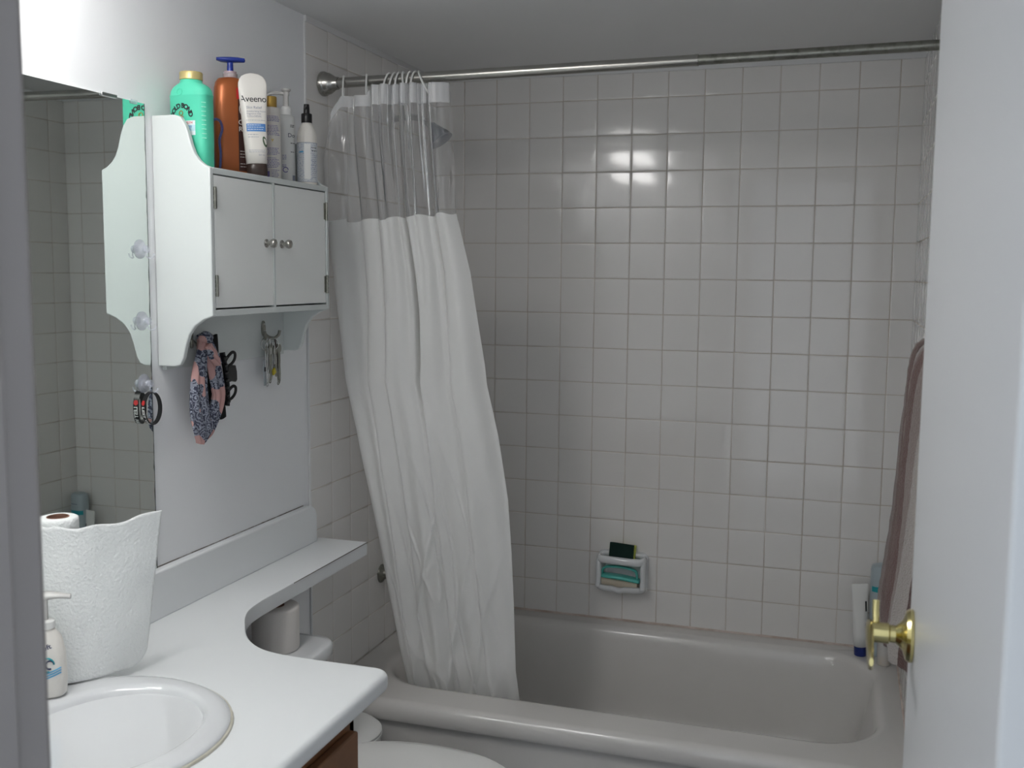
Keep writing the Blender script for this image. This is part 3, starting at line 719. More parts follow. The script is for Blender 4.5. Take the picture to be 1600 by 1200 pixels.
for z, ring in ((CT-TH, rgs[0]), (CT, rgs[-1])):
    vs = [slab.verts.new((q[0], q[1], z)) for q in hole]; hl.append(vs)
    ed = [slab.edges.new((vs[k], vs[(k+1) % len(vs)])) for k in range(len(vs))]+[slab.edges.get((ring[k], ring[(k+1) % N1])) for k in range(N1)]
    bmesh.ops.triangle_fill(slab, use_beauty=True, edges=ed)
for k in range(len(hole)): slab.faces.new([hl[0][k], hl[0][(k+1) % len(hole)], hl[1][(k+1) % len(hole)], hl[1][k]])
obj('top_slab', slab, M['laminate'], ct, sharp=30)
bp = [(-2.605, CT-.001), (-.858, CT-.001)]+[(-.858-.035+.035*math.cos(a), .8735+.035*math.sin(a)) for a in [PI/2*i/8 for i in range(9)]]+[(-2.605, .9085)]
obj('backsplash', Prism(bp, 'x', .0008, .0215), M['laminate'], ct, bevel=.004, seg=3)
obj('splash_joint', Tube([(.0012, -2.6, .9088), (.0012, -.895, .9088)], .0013, 6), M['joint'], ct)
# dark seam along the shelf's cut edge
obj('laminate_seam', Box((.1463, -1.20, CT-.0018), (.1486, -.8262, CT-.0006)), M['lam_edge'], ct)
obj('laminate_seam', Box((.02, -.8264, CT-.0018), (.1480, -.8255, CT-.0006)), M['lam_edge'], ct)

sink = thing('bathroom_sink', 'white round drop-in sink set in the countertop', 'sink', (SCX, SCY, CT))
def ell(rx, ry, z, dx=0, n=64): return sup(rx, ry, 2.0, n, SCX+dx, SCY, z)
rg = [ell(.202, .206, CT+.0006), ell(.2055, .2095, CT+.002), ell(.205, .209, CT+.006), ell(.199, .203, CT+.010), ell(.185, .193, CT+.0115, .003), ell(.150, .176, CT+.0125, .018), ell(.140, .167, CT+.011, .024), ell(.135, .162, CT+.006, .026),
      ell(.131, .158, CT-.004, .027), ell(.124, .150, CT-.04, .027), ell(.112, .134, CT-.085, .027), ell(.088, .104, CT-.125, .027), ell(.05, .055, CT-.145, .027), ell(.022, .022, CT-.149, .027)]
bm = bmesh.new(); loft(bm, rg); obj('basin', bm, M['porcelain'], sink, sharp=0)
obj('sealant_bead', Tube(ell(.2065, .2105, CT+.001), .0034, 8, closed=True), M['sealant'], sink)
obj('drain', lathe([(.021, CT-.148), (.02, CT-.145), (0, CT-.146)], 24, c=(SCX+.027, SCY, 0)), M['steel'], sink)
fa = thing('sink_tap', 'chrome tap at the back of the round sink, left of the paper towels', 'tap', (.075, -2.10, CT+.012))
obj('tap_body', lathe([(.026, CT+.0135), (.024, CT+.024), (.016, CT+.032), (.014, CT+.075), (.017, CT+.085), (0, CT+.092)], 28, c=(.078, -2.04, 0)), M['steel'], fa)
obj('spout', Tube(smooth_path([(.078, -2.04, CT+.055), (.12, -2.04, CT+.075), (.165, -2.04, CT+.066), (.175, -2.04, CT+.05)], 5), .009, 14), M['steel'], fa)
obj('tap_handle', Tube([(.078, -2.04, CT+.09), (.055, -2.04, CT+.125)], [.006, .008], 12), M['steel'], fa)

van = thing('vanity_cabinet', 'brown wooden vanity cabinet under the countertop', 'cabinet', (.26, -2.1, 0))
bm = bmesh.new(); box(bm, (.002, -2.60, .09), (.510, -1.628, .108)); box(bm, (.002, -2.60, .09), (.012, -1.628, .772)); box(bm, (.002, -1.646, .09), (.510, -1.628, .772)); box(bm, (.002, -2.60, .09), (.510, -2.582, .772)); box(bm, (.492, -2.60, .108), (.510, -1.628, .14)); box(bm, (.492, -2.60, .70), (.510, -1.628, .772)); box(bm, (.492, -2.13, .108), (.510, -2.10, .772)); box(bm, (.05, -2.60, .001), (.45, -1.66, .09)); obj('carcass', bm, M['wood'], van, bevel=.002)
for a, b in ((-2.58, -2.125), (-2.105, -1.648)):
    d = obj('cabinet_door', Box((.5105, a, .12), (.529, b, .715)), M['wood'], van, bevel=.004)
    obj('knob', lathe([(.006, .529), (.006, .540), (.014, .546), (.012, .553), (0, .555)], 20, axis='x', c=(0, b-.04 if a < -2.2 else a+.04, .60)), M['nickel'], d)

# ------------------------------------------------------------------ toilet
toi = thing('toilet', 'white toilet squeezed between the vanity and the tub', 'toilet', (.1, -1.26, 0))
ty0, ty1 = -1.50, -1.085
def rbox(x0, x1, y0, y1, zs, p=6, n=48):
    return [sup((x1-x0)/2*s, (y1-y0)/2*s2, p, n, (x0+x1)/2, (y0+y1)/2, z) for z, s, s2 in zs]
bm = bmesh.new(); loft(bm, rbox(.015, .195, ty0+.01, ty1-.01, [(.36, .88, .9), (.38, .94, .95), (.50, .98, .98), (.62, 1, 1)])); obj('tank', bm, M['porcelain'], toi, sharp=60)
bm = bmesh.new(); loft(bm, rbox(.010, .208, ty0, ty1, [(.6195, .97, .985), (.6225, 1, 1), (.640, 1, 1), (.647, .985, .99), (.6505, .95, .97), (.6515, .8, .9)], 5.5)); obj('tank_lid', bm, M['porcelain'], toi, sharp=70)
obj('flush_lever', Tube([(.198, ty0+.05, .585), (.212, ty0+.05, .585), (.214, ty0+.11, .578)], [.006, .006, .005], 10), M['steel'], toi)
yc = -1.292
bm = bmesh.new(); loft(bm, [sup(rx, ry, 2.3, 40, cx, yc, z) for z, rx, ry, cx in ((.001, .20, .10, .34), (.05, .19, .095, .34), (.18, .17, .10, .36), (.29, .20, .145, .41), (.36, .235, .18, .44), (.392, .245, .188, .445), (.398, .235, .18, .445), (.392, .19, .135, .45), (.30, .15, .11, .44), (.2, .07, .06, .42))]); obj('bowl', bm, M['porcelain'], toi, sharp=60)
bm = bmesh.new(); loft(bm, [sup(rx, ry, 2.3, 40, cx, yc, z) for z, rx, ry, cx in ((.399, .235, .185, .455), (.403, .242, .192, .455), (.414, .242, .192, .455), (.419, .236, .186, .455))]); obj('seat', bm, M['white'], toi, sharp=60)
bm = bmesh.new(); loft(bm, [sup(rx, ry, 2.3, 40, cx, yc, z) for z, rx, ry, cx in ((.4195, .236, .186, .455), (.422, .243, .193, .455), (.432, .24, .19, .455), (.438, .21, .165, .455), (.440, .12, .1, .455))]); obj('seat_lid', bm, M['white'], toi, sharp=60)

wbin = thing('waste_bin', 'white waste bin squeezed in below the counter corner beside the tub', 'waste bin', (.13, -.955, 0))
obj('bin_body', lathe([(.082, .001), (.088, .004), (.104, .335), (.1075, .342), (.1075, .350), (.100, .352)], 48, c=(.13, -.955, 0)), M['white'], wbin)
obj('bin_lid', lathe([(.106, .3505), (.1065, .357), (.095, .367), (.05, .374), (0, .375)], 48, c=(.13, -.955, 0)), M['white'], wbin)

tp = thing('toilet_paper_roll', 'toilet paper roll standing on the tank lid under the counter shelf', 'toilet paper', (.100, -1.192, .652))
cx, cy = .098, -1.198
bm = bmesh.new(); n = 40
pf = [(.0205, .752), (.050, .752), (.0525, .750), (.0535, .745), (.0535, .662), (.0525, .6535), (.0205, .6525)]
Rg = [[(cx+r*math.cos(2*PI*i/n), cy+r*math.sin(2*PI*i/n), z) for i in range(n)] for r, z in pf]; loft(bm, Rg+[Rg[0]], caps=False)
obj('paper', bm, M['tissue'], tp, sharp=50)
bm = bmesh.new(); Rg = [[(cx+r*math.cos(2*PI*i/n), cy+r*math.sin(2*PI*i/n), z) for i in range(n)] for r, z in ((.0203, .7535), (.0203, .6525), (.0190, .6525), (.0190, .7535))]; loft(bm, Rg+[Rg[0]], caps=False)
obj('core', bm, M['core'], tp)

# ------------------------------------------------------------------ paper towel roll on the counter
pt = thing('paper_towel_roll', 'nearly used-up paper towel roll standing on the counter with a loose sheet', 'paper towels', (.078, -1.838, CT))
pcx, pcy, PB = .078, -1.838, CT+.0125; n = 48
def tw(r, z, lean=0): return [(pcx+(r+.0006*math.sin(3*2*PI*i/n+z*7))*math.cos(2*PI*i/n)-lean, pcy+(r+.0006*math.sin(3*2*PI*i/n+z*7))*math.sin(2*PI*i/n), z) for i in range(n)]
Rg = [tw(.0175, 1.0985), tw(.029, 1.0985), tw(.0315, 1.097), tw(.032, 1.093)]+[tw(.032, 1.09-.01*k) for k in range(26)]+[tw(.0315, PB+.001), tw(.0175, PB+.001)]
bm = bmesh.new(); loft(bm, Rg+[Rg[0]], caps=False); obj('rolled_paper', bm, M['paper'], pt, sharp=60)
Rg = [tw(.0176, 1.0995), tw(.0176, PB+.001), tw(.0162, PB+.001), tw(.0162, 1.0995)]; bm = bmesh.new(); loft(bm, Rg+[Rg[0]], caps=False); obj('core', bm, M['core'], pt)
bm = bmesh.new(); g = []
top = smooth_path([(.055, -1.8640, 0), (.074, -1.8720, 0), (.098, -1.8660, 0), (.124, -1.846, 0), (.150, -1.815, 0), (.176, -1.775, 0), (.200, -1.730, 0)], 8)
bot = smooth_path([(.055, -1.8640, 0), (.074, -1.8720, 0), (.096, -1.8640, 0), (.116, -1.843, 0), (.136, -1.808, 0), (.152, -1.768, 0), (.162, -1.730, 0)], 8)
for j in range(57):
    t = j/56; row = []
    for i in range(len(top)):
        s = i/(len(top)-1); p = top[i]*(1-t)+bot[i]*t
        zt = 1.0975-.007*math.sin(PI*min(1, s*1.15))-(.010*s if s < .8 else .008-.02*(s-.8)*2)+.002*math.sin(s*23)*(1-t)
        zb = CT+.0155-.008*max(0, s-.5)+(.026*max(0, (s-.84)/.16)**2)
        z = zt+(zb-zt)*t
        off = .0022*noise.noise(Vector((s*4, z*14, 1)))+.0020*math.sin(PI*s)*math.sin(9*z)
        row.append(bm.verts.new((p.x+off, p.y-off, z)))
    g.append(row)
for j in range(56):
    for i in range(len(top)-1): bm.faces.new([g[j][i], g[j][i+1], g[j+1][i+1], g[j+1][i]])
obj('loose_sheet', bm, M['paper'], pt, sharp=0, normals=False, solid=.0012)

# lotion pump bottle beside the doorway edge, standing on the sink rim
lp = thing('hand_soap_pump', 'white pump bottle with blue swirl standing on the sink rim', 'pump bottle', (.105, -1.905, CT+.0145), math.radians(28))
L = [(0, .026, .019, 2.3), (.003, .029, .0215, 2.3), (.03, .0305, .023, 2.3), (.07, .029, .022, 2.3), (.095, .024, .018, 2.2), (.106, .016, .014, 2), (.110, .013, .013, 2)]
obj('bottle_body', shape(L), M['offwhite'], lp, local=True, sharp=0); S = front_surf(L)
obj('collar', lathe([(.013, .110), (.015, .111), (.015, .122), (.012, .124), (0, .124)], 24), M['white'], lp, local=True)
obj('pump_stem', lathe([(.005, .124), (.005, .158)], 14), M['frosted'], lp, local=True)
bm = bmesh.new(); loft(bm, [[(x, q[0], .163+q[1]-.15*max(0, x-.02)) for q in sup(w_, h_, 2.4, 18)] for x, w_, h_ in ((-.014, .009, .005), (-.008, .012, .0065), (.004, .012, .0065), (.022, .008, .0045), (.040, .0055, .0035))])
obj('pump_head', bm, M['frosted'], lp, local=True)
letter(lp, 'soft', .011, .004, .083, M['navyprint'], S, .0002, rot=.35)
for k, (r, dx) in enumerate(((.010, 0), (.006, .004))):
    bm = bmesh.new(); pts = [S(.006+dx+r*math.cos(a), .056+r*1.1*math.sin(a)) for a in [2*PI*i/20*.8 for i in range(21)]]; tube(bm, pts, .0014, 6); obj('swirl_print', bm, (M['teal'], M['navyprint'])[k], lp, local=True)
for k in range(3):
    bm = bmesh.new(); pts = [S(-.02+.045*i/12, .026+.004*k+.015*i/12) for i in range(13)]; tube(bm, pts, .0010, 6); obj('blue_stripe', bm, M['lightblue'], lp, local=True)

# ------------------------------------------------------------------ bottles on the cabinet
SZ = 1.7032
# powder bottle
pb = thing('powder_bottle', 'mint green powder bottle with gold cap on the cabinet top', 'bottle', (.060, -1.4155, SZ), math.radians(-3))
L = [(0, .040, .020, 3.4), (.003, .0425, .0225, 3.4), (.05, .0430, .0235, 3.4), (.140, .0430, .0235, 3.4), (.1412, .0437, .0242, 3.4), (.1426, .0430, .0235, 3.3), (.151, .0420, .0228, 3), (.158, .0375, .0215, 2.7), (.163, .030, .0205, 2.4), (.1665, .0225, .0198, 2.1), (.172, .0205, .0205, 2)]
obj('bottle_body', shape(L, 56), M['mint'], pb, local=True, sharp=0); S = front_surf(L, .0008)
obj('cap', lathe([(.0205, .1715), (.0220, .1725), (.0222, .1855), (.0212, .1872), (.010, .1878), (0, .1878)], 40), M['gold'], pb, local=True)
letter(pb, 'GOLD BOND', .0128, -.0065, .1205, M['ink'], S, .0006, arc=.022, spacing=.86)
obj('emblem', Tube([S(-.0070+.0042*math.cos(a), .1065+.0042*math.sin(a)) for a in [2*PI*i/16 for i in range(16)]], .0009, 6, closed=True), M['goldcap'], pb, local=True)
obj('embossed_seal', Tube([S(-.010+.0062*math.cos(a), .1475+.0062*math.sin(a)) for a in [2*PI*i/20 for i in range(20)]], .0007, 6, closed=True), M['mint'], pb, local=True)
letter(pb, 'EST', .0050, -.005, .0985, M['red'], S, .0002)
patch(pb, 'label_band', -.020, .025, .083, .0915, M['palelabel'], S); patch(pb, 'label_band', -.020, .025, .0715, .083, mat('pale_blue_label', (.50, .74, .80), .4), S); patch(pb, 'label_band', -.020, .025, .0635, .0715, M['palelabel'], S)
S2 = front_surf(L, .0012)
letter(pb, 'STRENGTH', .0062, .004, .0872, M['red'], S2, .0001); letter(pb, 'MEDICATED', .0052, .004, .0795, M['bluelabel'], S2, .0001); letter(pb, 'POWDER', .0052, .004, .0745, M['bluelabel'], S2, .0001)
letter(pb, 'COOLING', .0055, .007, .0500, M['ink'], S2, .0001); letter(pb, 'absorbing', .0050, .007, .0435, M['white'], S2, .0001); letter(pb, 'NET WT', .0045, .009, .0365, M['ink'], S2, .0001)
for k in range(9):
    obj('grip_rib', Tube([S(.0370, .058+.0085*k), S(.0400, .058+.0085*k), S(.0420, .058+.0085*k)], .0008, 6), M['mint_light'], pb, local=True)

bl = thing('blue_plastic_handle', 'translucent blue plastic loop tucked behind the mint bottle', 'razor', (.05, -1.315, SZ), math.radians(30))
obj('plastic_loop', Tube(smooth_path([(.003, 0, .002), (.006, 0, .04), (.004, 0, .07), (.010, 0, .092), (.006, 0, .108), (-.004, 0, .112), (-.012, 0, .10), (-.010, 0, .06), (-.008, 0, .002)], 5), .0026, 10), M['bluefilm'], bl, local=True)

# copper lotion bottle
cb = thing('lotion_pump_bottle', 'copper brown lotion bottle with blue pump on the cabinet top', 'bottle', (.044, -1.254, SZ), math.radians(44))
L = [(0, .033, .021, 4), (.003, .036, .024, 4), (.06, .0360, .0250, 3.6), (.15, .0350, .0245, 3.6), (.185, .0330, .0235, 3.4), (.196, .0310, .0215, 3), (.203, .026, .018, 2.6), (.2055, .016, .015, 2)]
obj('bottle_body', shape(L, 56), M['copper'], cb, local=True, sharp=0); S = front_surf(L, .0007)
obj('collar', lathe([(.0135, .2045), (.0145, .206), (.0145, .214), (.0130, .2155), (.0130, .219), (0, .219)], 28), mat('pinkish_collar', (.50, .38, .42), .3), cb, local=True)
for k in range(4): obj('collar_ridge', Tube([(.0148*math.cos(a), .0148*math.sin(a), .207+.0022*k) for a in [2*PI*i/24 for i in range(24)]], .0006, 6, closed=True), M['frosted'], cb, local=True)
obj('pump_stem', lathe([(.0068, .218), (.0062, .238)], 20), M['blue'], cb, local=True)
bm = bmesh.new(); loft(bm, [[(x, q[0], .243+q[1]+dz) for q in sup(w_, h_, 3, 20)] for x, w_, h_, dz in ((-.028, .006, .0028, .001), (-.018, .013, .0045, 0), (0, .015, .0055, 0), (.015, .012, .005, .001), (.026, .007, .0045, .001), (.030, .0055, .0040, .001))])
bmesh.ops.rotate(bm, verts=bm.verts, matrix=Matrix.Rotation(math.radians(-8), 3, 'Z')); obj('pump_head', bm, M['blue'], cb, local=True)
obj('pump_hole', Tube([(.0296, -.0042, .244), (.0308, -.0044, .244)], .0022, 10), M['black'], cb, local=True)
patch(cb, 'label', .010, .0340, .012, .178, M['copper_label'], S); S2 = front_surf(L, .0011)
patch(cb, 'red_badge', .007, .032, .160, .183, M['red'], S2)
S3 = front_surf(L, .0015)
obj('oval_logo', Tube([S2(.0235+.0105*math.cos(a), .140+.015*math.sin(a)) for a in [2*PI*i/24 for i in range(24)]], .0008, 6, closed=True), M['white'], cb, local=True)
letter(cb, 'V', .026, .0235, .140, M['white'], S3, .0005)
for i, ch in enumerate(('C', 'R')): letter(cb, ch, .014, +.0145, .112-.014*i, M['offwhite'], S3, .0001)
lines(cb, 'small_print', .0125, .029, [.020, .026, .040, .046, .052], .0012, M['offwhite'], S3)

# tube standing on its cap, leaning a little
tb = thing('lotion_tube', 'cream coloured lotion tube standing on its dark cap on the cabinet', 'tube', (.109, -1.260, SZ), math.radians(38))
L = [(.0, .0215, .0175, 2.3), (.0225, .0210, .0175, 2.3)]
obj('cap', shape([(0, .0205, .0165, 2.4), (.001, .0215, .0175, 2.4), (.024, .0210, .0172, 2.4), (.025, .020, .0165, 2.4)]), M['darkbrown'], tb, local=True, sharp=60)
L = [(.0252, .0215, .0175, 2.3), (.06, .0232, .0165, 2.3), (.10, .0252, .0140, 2.4), (.14, .0272, .0105, 2.5), (.17, .0290, .0070, 2.6), (.185, .0294, .0050, 2.8), (.192, .0288, .0038, 2.8), (.199, .0262, .0030, 2.8), (.205, .0215, .0024, 2.8), (.209, .014, .0018, 2.6), (.211, .005, .0014, 2.4)]
obj('tube_body', shape(L, 56), M['offwhite'], tb, local=True, sharp=0); S = front_surf(L, .0006)
letter(tb, 'Aveeno', .0185, -.001, .1575, M['ink'], S, .0001, spacing=.95)
letter(tb, 'Skin Relief', .0075, -.016, .140, M['greyink'], S, 0, align='LEFT'); letter(tb, 'moisturizing lotion', .0052, -.016, .1325, M['greyink'], S, 0, align='LEFT'); letter(tb, 'fragrance free', .0052, -.016, .1275, M['greyink'], S, 0, align='LEFT'); letter(tb, 'COLLOIDAL', .0055, -.016, .122, M['greyink'], S, 0, align='LEFT')
lines(tb, 'small_print', -.018, .020, [.1135], .0009, M['greyink'], S, 0); patch(tb, 'blue_label', -.018, .021, .091, .107, M['bluelabel'], S); S2 = front_surf(L, .0010)
lines(tb, 'white_print', -.016, .018, [.0945, .099, .1035], .0011, M['palelabel'], S2)
lines(tb, 'small_print', -.016, .008, [.084, .079], .0011, M['greyink'], S); lines(tb, 'small_print', -.016, .018, [.052, .0485], .0008, M['greyink'], S, .05); letter(tb, '227 mL', .0045, .010, .0425, M['greyink'], S)
bm = bmesh.new(); cc_ = [S2(.018+.0045*math.cos(a)-.002*math.sin(a), .070+.011*math.sin(a)) for a in [2*PI*i/20 for i in range(20)]]; vs = [bm.verts.new(p) for p in cc_]; bm.faces.new(vs); obj('leaf_print', bm, mat('leaf_green', (.10, .16, .09), .5), tb, local=True, smooth=False)
for o in [tb]: o.rotation_euler = (math.radians(0), math.radians(-2.2), math.radians(38))

# violet print bottle with gold collar
vb = thing('hair_product_bottle', 'white bottle with violet print and gold neck beside the tube', 'bottle', (.078, -1.149, SZ), math.radians(36))
L = [(0, .0185, .0185, 2), (.002, .0200, .0200, 2), (.150, .0200, .0200, 2), (.158, .0190, .0190, 2), (.160, .012, .012, 2)]
obj('bottle_body', shape(L, 48), M['offwhite'], vb, local=True, sharp=50); S = front_surf(L, .0005)
obj('gold_neck', lathe([(.0125, .160), (.0125, .181), (.0115, .183), (0, .183)], 28), M['goldcap'], vb, local=True)
for z0, z1, rg_ in ((.128, .139, .15), (.098, .121, .2), (.056, .070, .2), (.028, .050, .3)):
    zs = []; z = z0
    while z < z1: zs.append(z); z += .0033
    lines(vb, 'violet_print', -.0165, .0165, zs, .0013, M['purpleink'], S, rg_)
obj('heart_print', Prism([(-.003, .089), (0, .083), (.003, .089), (.0015, .0905), (0, .0885), (-.0015, .0905)], 'y', -.0208, -.0202), M['gold'], vb, local=True, smooth=False)
patch(vb, 'violet_mark', -.013, -.007, .008, .020, M['purpleink'], S, 4, 2); lines(vb, 'violet_print', -.003, .016, [.008, .0115, .015, .0185, .022], .0012, M['purpleink'], S, .3)

# white pump bottle
wp = thing('shampoo_pump_bottle', 'white pump bottle with long milky spout behind the spray bottle', 'bottle', (.052, -1.040, SZ), math.radians(40))
L = [(0, .0175, .0175, 2.2), (.002, .0195, .0195, 2.2), (.148, .0195, .0195, 2.2), (.156, .0180, .0180, 2.1), (.160, .012, .012, 2)]
obj('bottle_body', shape(L, 48), M['white'], wp, local=True, sharp=50); S = front_surf(L, .0005)
obj('collar', lathe([(.0115, .158), (.0125, .160), (.0125, .175), (.009, .179), (.006, .180), (0, .18)], 28), M['white'], wp, local=True)
obj('pump_stem', lathe([(.0062, .178), (.0062, .203), (.0075, .205), (.0075, .212), (.0110, .215), (.0110, .2185), (0, .219)], 24), M['frosted'], wp, local=True)
obj('spout', Tube(smooth_path([(.0, 0, .207), (-.016, 0, .209), (-.034, 0, .207), (-.044, 0, .200), (-.046, 0, .190)], 5), [.0042]*12+[.0034]*9, 12), M['frosted'], wp, local=True)
letter(wp, 'Dove', .013, .014, .112, M['navyprint'], S, 0); lines(wp, 'small_print', .006, .0165, [.131, .1345, .074, .094], .0016, M['ink'], S, .1); lines(wp, 'violet_print', -.013, -.003, [.066, .062, .058, .044, .040], .0013, M['purpleink'], S, .3)
obj('print_ring', Tube([S(-.006+.0055*math.cos(a), .034+.0055*math.sin(a)) for a in [2*PI*i/18*.9 for i in range(19)]], .0009, 6), M['purpleink'], wp, local=True)
patch(wp, 'dark_mark', .010, .0165, .010, .022, M['greyink'], S, 4, 2)

# spray bottle
sb = thing('spray_bottle', 'small white spray bottle with black sprayer at the cabinet corner', 'bottle', (.093, -1.018, SZ), math.radians(34))
L = [(0, .0195, .0195, 2), (.001, .0215, .0215, 2), (.006, .0225, .0225, 2), (.0075, .0230, .0230, 2), (.098, .0230, .0230, 2), (.110, .0228, .0228, 2), (.125, .0205, .0205, 2), (.136, .0155, .0155, 2), (.142, .0115, .0115, 2), (.1445, .011, .011, 2)]
obj('bottle_body', shape(L, 48), M['offwhite'], sb, local=True, sharp=50); S = front_surf(L, .0005)
bm = bmesh.new(); Rg = [[(.0234*math.cos(2*PI*i/48), .0234*math.sin(2*PI*i/48), z) for i in range(48)] for z in (.008, .097)]; loft(bm, Rg, caps=False); obj('label_wrap', bm, M['speckle'], sb, local=True, sharp=0)
S = front_surf([(a, b+.0007, c+.0007, d) for a, b, c, d in L], .0005); patch(sb, 'white_label', -.009, .006, .014, .094, M['white'], S); lines(sb, 'small_print', .009, .020, [.018+.0045*i for i in range(14)], .0011, M['greyink'], S, .3)
lines(sb, 'small_print', .008, .021, [.085, .0785], .0014, M['ink'], S, .05); patch(sb, 'blue_print', -.018, -.011, .074, .0775, M['lightblue'], S, 4, 2); letter(sb, 'pure', .006, -.0145, .076, M['lightblue'], S)
for z in (.0078, .097): obj('label_edge', Tube([(.0234*math.cos(2*PI*i/40), .0234*math.sin(2*PI*i/40), z) for i in range(40)], .0005, 5, closed=True), M['greyink'], sb, local=True)
obj('collar', lathe([(.0122, .1435), (.0125, .145), (.0125, .163), (.0115, .1645), (0, .1645)], 32), M['black'], sb, local=True)
bm = lathe([(.0072, .164), (.0070, .176), (.0062, .186), (0, .1865)], 20); obj('sprayer', bm, M['black'], sb, local=True)
obj('nozzle', Tube([(-.002, -.006, .178), (-.004, -.0105, .178)], .003, 12), M['black'], sb, local=True)

# ------------------------------------------------------------------ soap dish, sponge, brush on the back wall
sd = thing('soap_dish', 'white ceramic soap dish with grab bar set in the back wall tiles', 'soap dish', (.652, -.004, .5))
X0, X1, A0, A1 = .572, .735, .492, .622
bm = bmesh.new()
def rrect(x0, x1, z0, z1, r, y, n=48):
    return [(p[0], y, p[1]) for p in rr(x0, x1, z0, z1, r, 0, n)]
loft(bm, [rrect(X0, X1, A0, A1, .02, -.001), rrect(X0, X1, A0, A1, .022, -.010), rrect(X0+.004, X1-.004, A0+.004, A1-.004, .022, -.016), rrect(X0+.014, X1-.014, A0+.012, A1-.012, .018, -.018), rrect(X0+.020, X1-.020, A0+.018, A1-.018, .014, -.012), rrect(X0+.024, X1-.024, A0+.022, A1-.022, .012, -.004)])
obj('back_frame', bm, M['porcelain'], sd, sharp=60)
obj('grab_bar', Tube(smooth_path([(X0+.012, -.012, A1-.022), (X0+.010, -.034, A1-.020), (X0+.020, -.050, A1-.020), (X0+.05, -.055, A1-.020), (X1-.05, -.055, A1-.022), (X1-.020, -.050, A1-.022), (X1-.010, -.034, A1-.022), (X1-.012, -.012, A1-.022)], 6), [(.0125, .009)]*43, 16), M['porcelain'], sd, sharp=0)
bm = bmesh.new()
tray = [(-.006, A0+.003), (-.046, A0+.004), (-.058, A0+.009), (-.064, A0+.018), (-.062, A0+.026), (-.055, A0+.028), (-.048, A0+.022), (-.010, A0+.018)]
xs = [X0+.006+(X1-X0-.012)*i/20 for i in range(21)]; rgs = []
for i, x in enumerate(xs):
    e = abs(2*i/20-1)**6; mid = math.exp(-((i-9.5)/1.6)**2)
    rgs.append([(x, y*(1-.18*e), z-(.006*mid if y < -.05 else 0)+.004*e) for y, z in tray])
loft(bm, rgs); obj('tray', bm, M['porcelain'], sd, sharp=60)
for x in (X0+.010, X1-.010):
    obj('side_arm', Tube(smooth_path([(x, -.052, A0+.018), (x+.001, -.046, A0+.05), (x, -.046, A0+.085), (x, -.040, A1-.022)], 4), [(.009, .0115)]*13, 14), M['porcelain'], sd, sharp=0)
sp = thing('sponge', 'yellow sponge with dark green scourer standing behind the soap dish bar', 'sponge', (.65, -.03, .60))
def tilt_box(lo, hi, ang, c):
    bm = Box(lo, hi); bmesh.ops.subdivide_edges(bm, edges=bm.edges, cuts=3, use_grid_fill=True)
    for v in bm.verts: v.co += Vector((0, .0, .0015))*noise.noise(v.co*60)
    bmesh.ops.rotate(bm, verts=bm.verts, cent=c, matrix=Matrix.Rotation(ang, 3, 'Y')); return bm
obj('sponge_body', tilt_box((.614, -.028, .590), (.694, -.008, .648), .06, (.65, -.02, .6)), M['sponge'], sp, bevel=.003)
obj('scourer', tilt_box((.612, -.036, .590), (.690, -.0285, .653), .06, (.65, -.02, .6)), M['scour'], sp, bevel=.0015)
br = thing('scrub_brush', 'teal handled scrub brush with cream bristles lying in the soap dish', 'brush', (.65, -.035, .515))
bm = bmesh.new(); rgs = []
for i in range(15):
    t = i/14; x = .590+.124*t; w_ = .021*(1-.25*abs(2*t-1)**3); 
    rgs.append([(x, -.034+q[0], .546+q[1]-.010*t+.003*math.sin(PI*t)) for q in sup(w_, .0065, 3, 20)])
loft(bm, rgs); obj('brush_back', bm, M['tealplastic'], br, sharp=0)
obj('brush_handle', Tube(smooth_path([(.592, -.034, .552), (.596, -.034, .568), (.615, -.034, .576), (.655, -.034, .577), (.690, -.034, .572), (.703, -.034, .562), (.705, -.034, .543)], 5), [(.0040, .009)]*31, 12), M['tealplastic'], br, sharp=0)
bm = bmesh.new(); loft(bm, [[(x, -.034+q[0], .530-.010*t+q[1]) for q in sup(.019, .012, 4, 20)] for t, x in [(i/10, 0.593+.115*i/10) for i in range(11)]]); obj('bristles', bm, M['bristle'], br, sharp=60)

# ------------------------------------------------------------------ bottles on the tub corner
ct2 = thing('cleanser_tube', 'white squeeze tube standing on its navy cap at the tub corner', 'tube', (1.384, -.066, .3905), math.radians(12))
obj('cap', lathe([(.0175, 0), (.0185, .002), (.0185, .026), (.017, .0275)], 28), M['navycap'], ct2, local=True)
L = [(.028, .0185, .0175, 2), (.06, .0195, .0165, 2.1), (.12, .0205, .012, 2.3), (.17, .0225, .0065, 2.6), (.20, .0235, .003, 2.8), (.214, .0235, .0018, 3), (.216, .0225, .0012, 3)]
obj('tube_body', shape(L, 40), M['white'], ct2, local=True, sharp=0); S = front_surf(L, .0006)
patch(ct2, 'side_print', .013, .018, .135, .165, M['ink'], S, 4, 4); patch(ct2, 'side_print', .012, .0155, .050, .100, M['greyink'], S, 4, 4)
ct2.rotation_euler = (0, math.radians(-3), math.radians(12))
tbt = thing('shampoo_bottle', 'pale bottle with teal band in the tub corner behind the towel', 'bottle', (1.437, -.048, .3905), math.radians(12))
L = [(0, .026, .019, 2.4), (.003, .029, .022, 2.4), (.05, .0305, .0235, 2.4), (.16, .0340, .026, 2.4), (.22, .0350, .0265, 2.4), (.262, .0340, .026, 2.4), (.272, .0310, .024, 2.3), (.276, .020, .016, 2.2)]
obj('bottle_body', shape(L, 44), M['bluegrey'], tbt, local=True, sharp=40); S = front_surf(L, .0006)
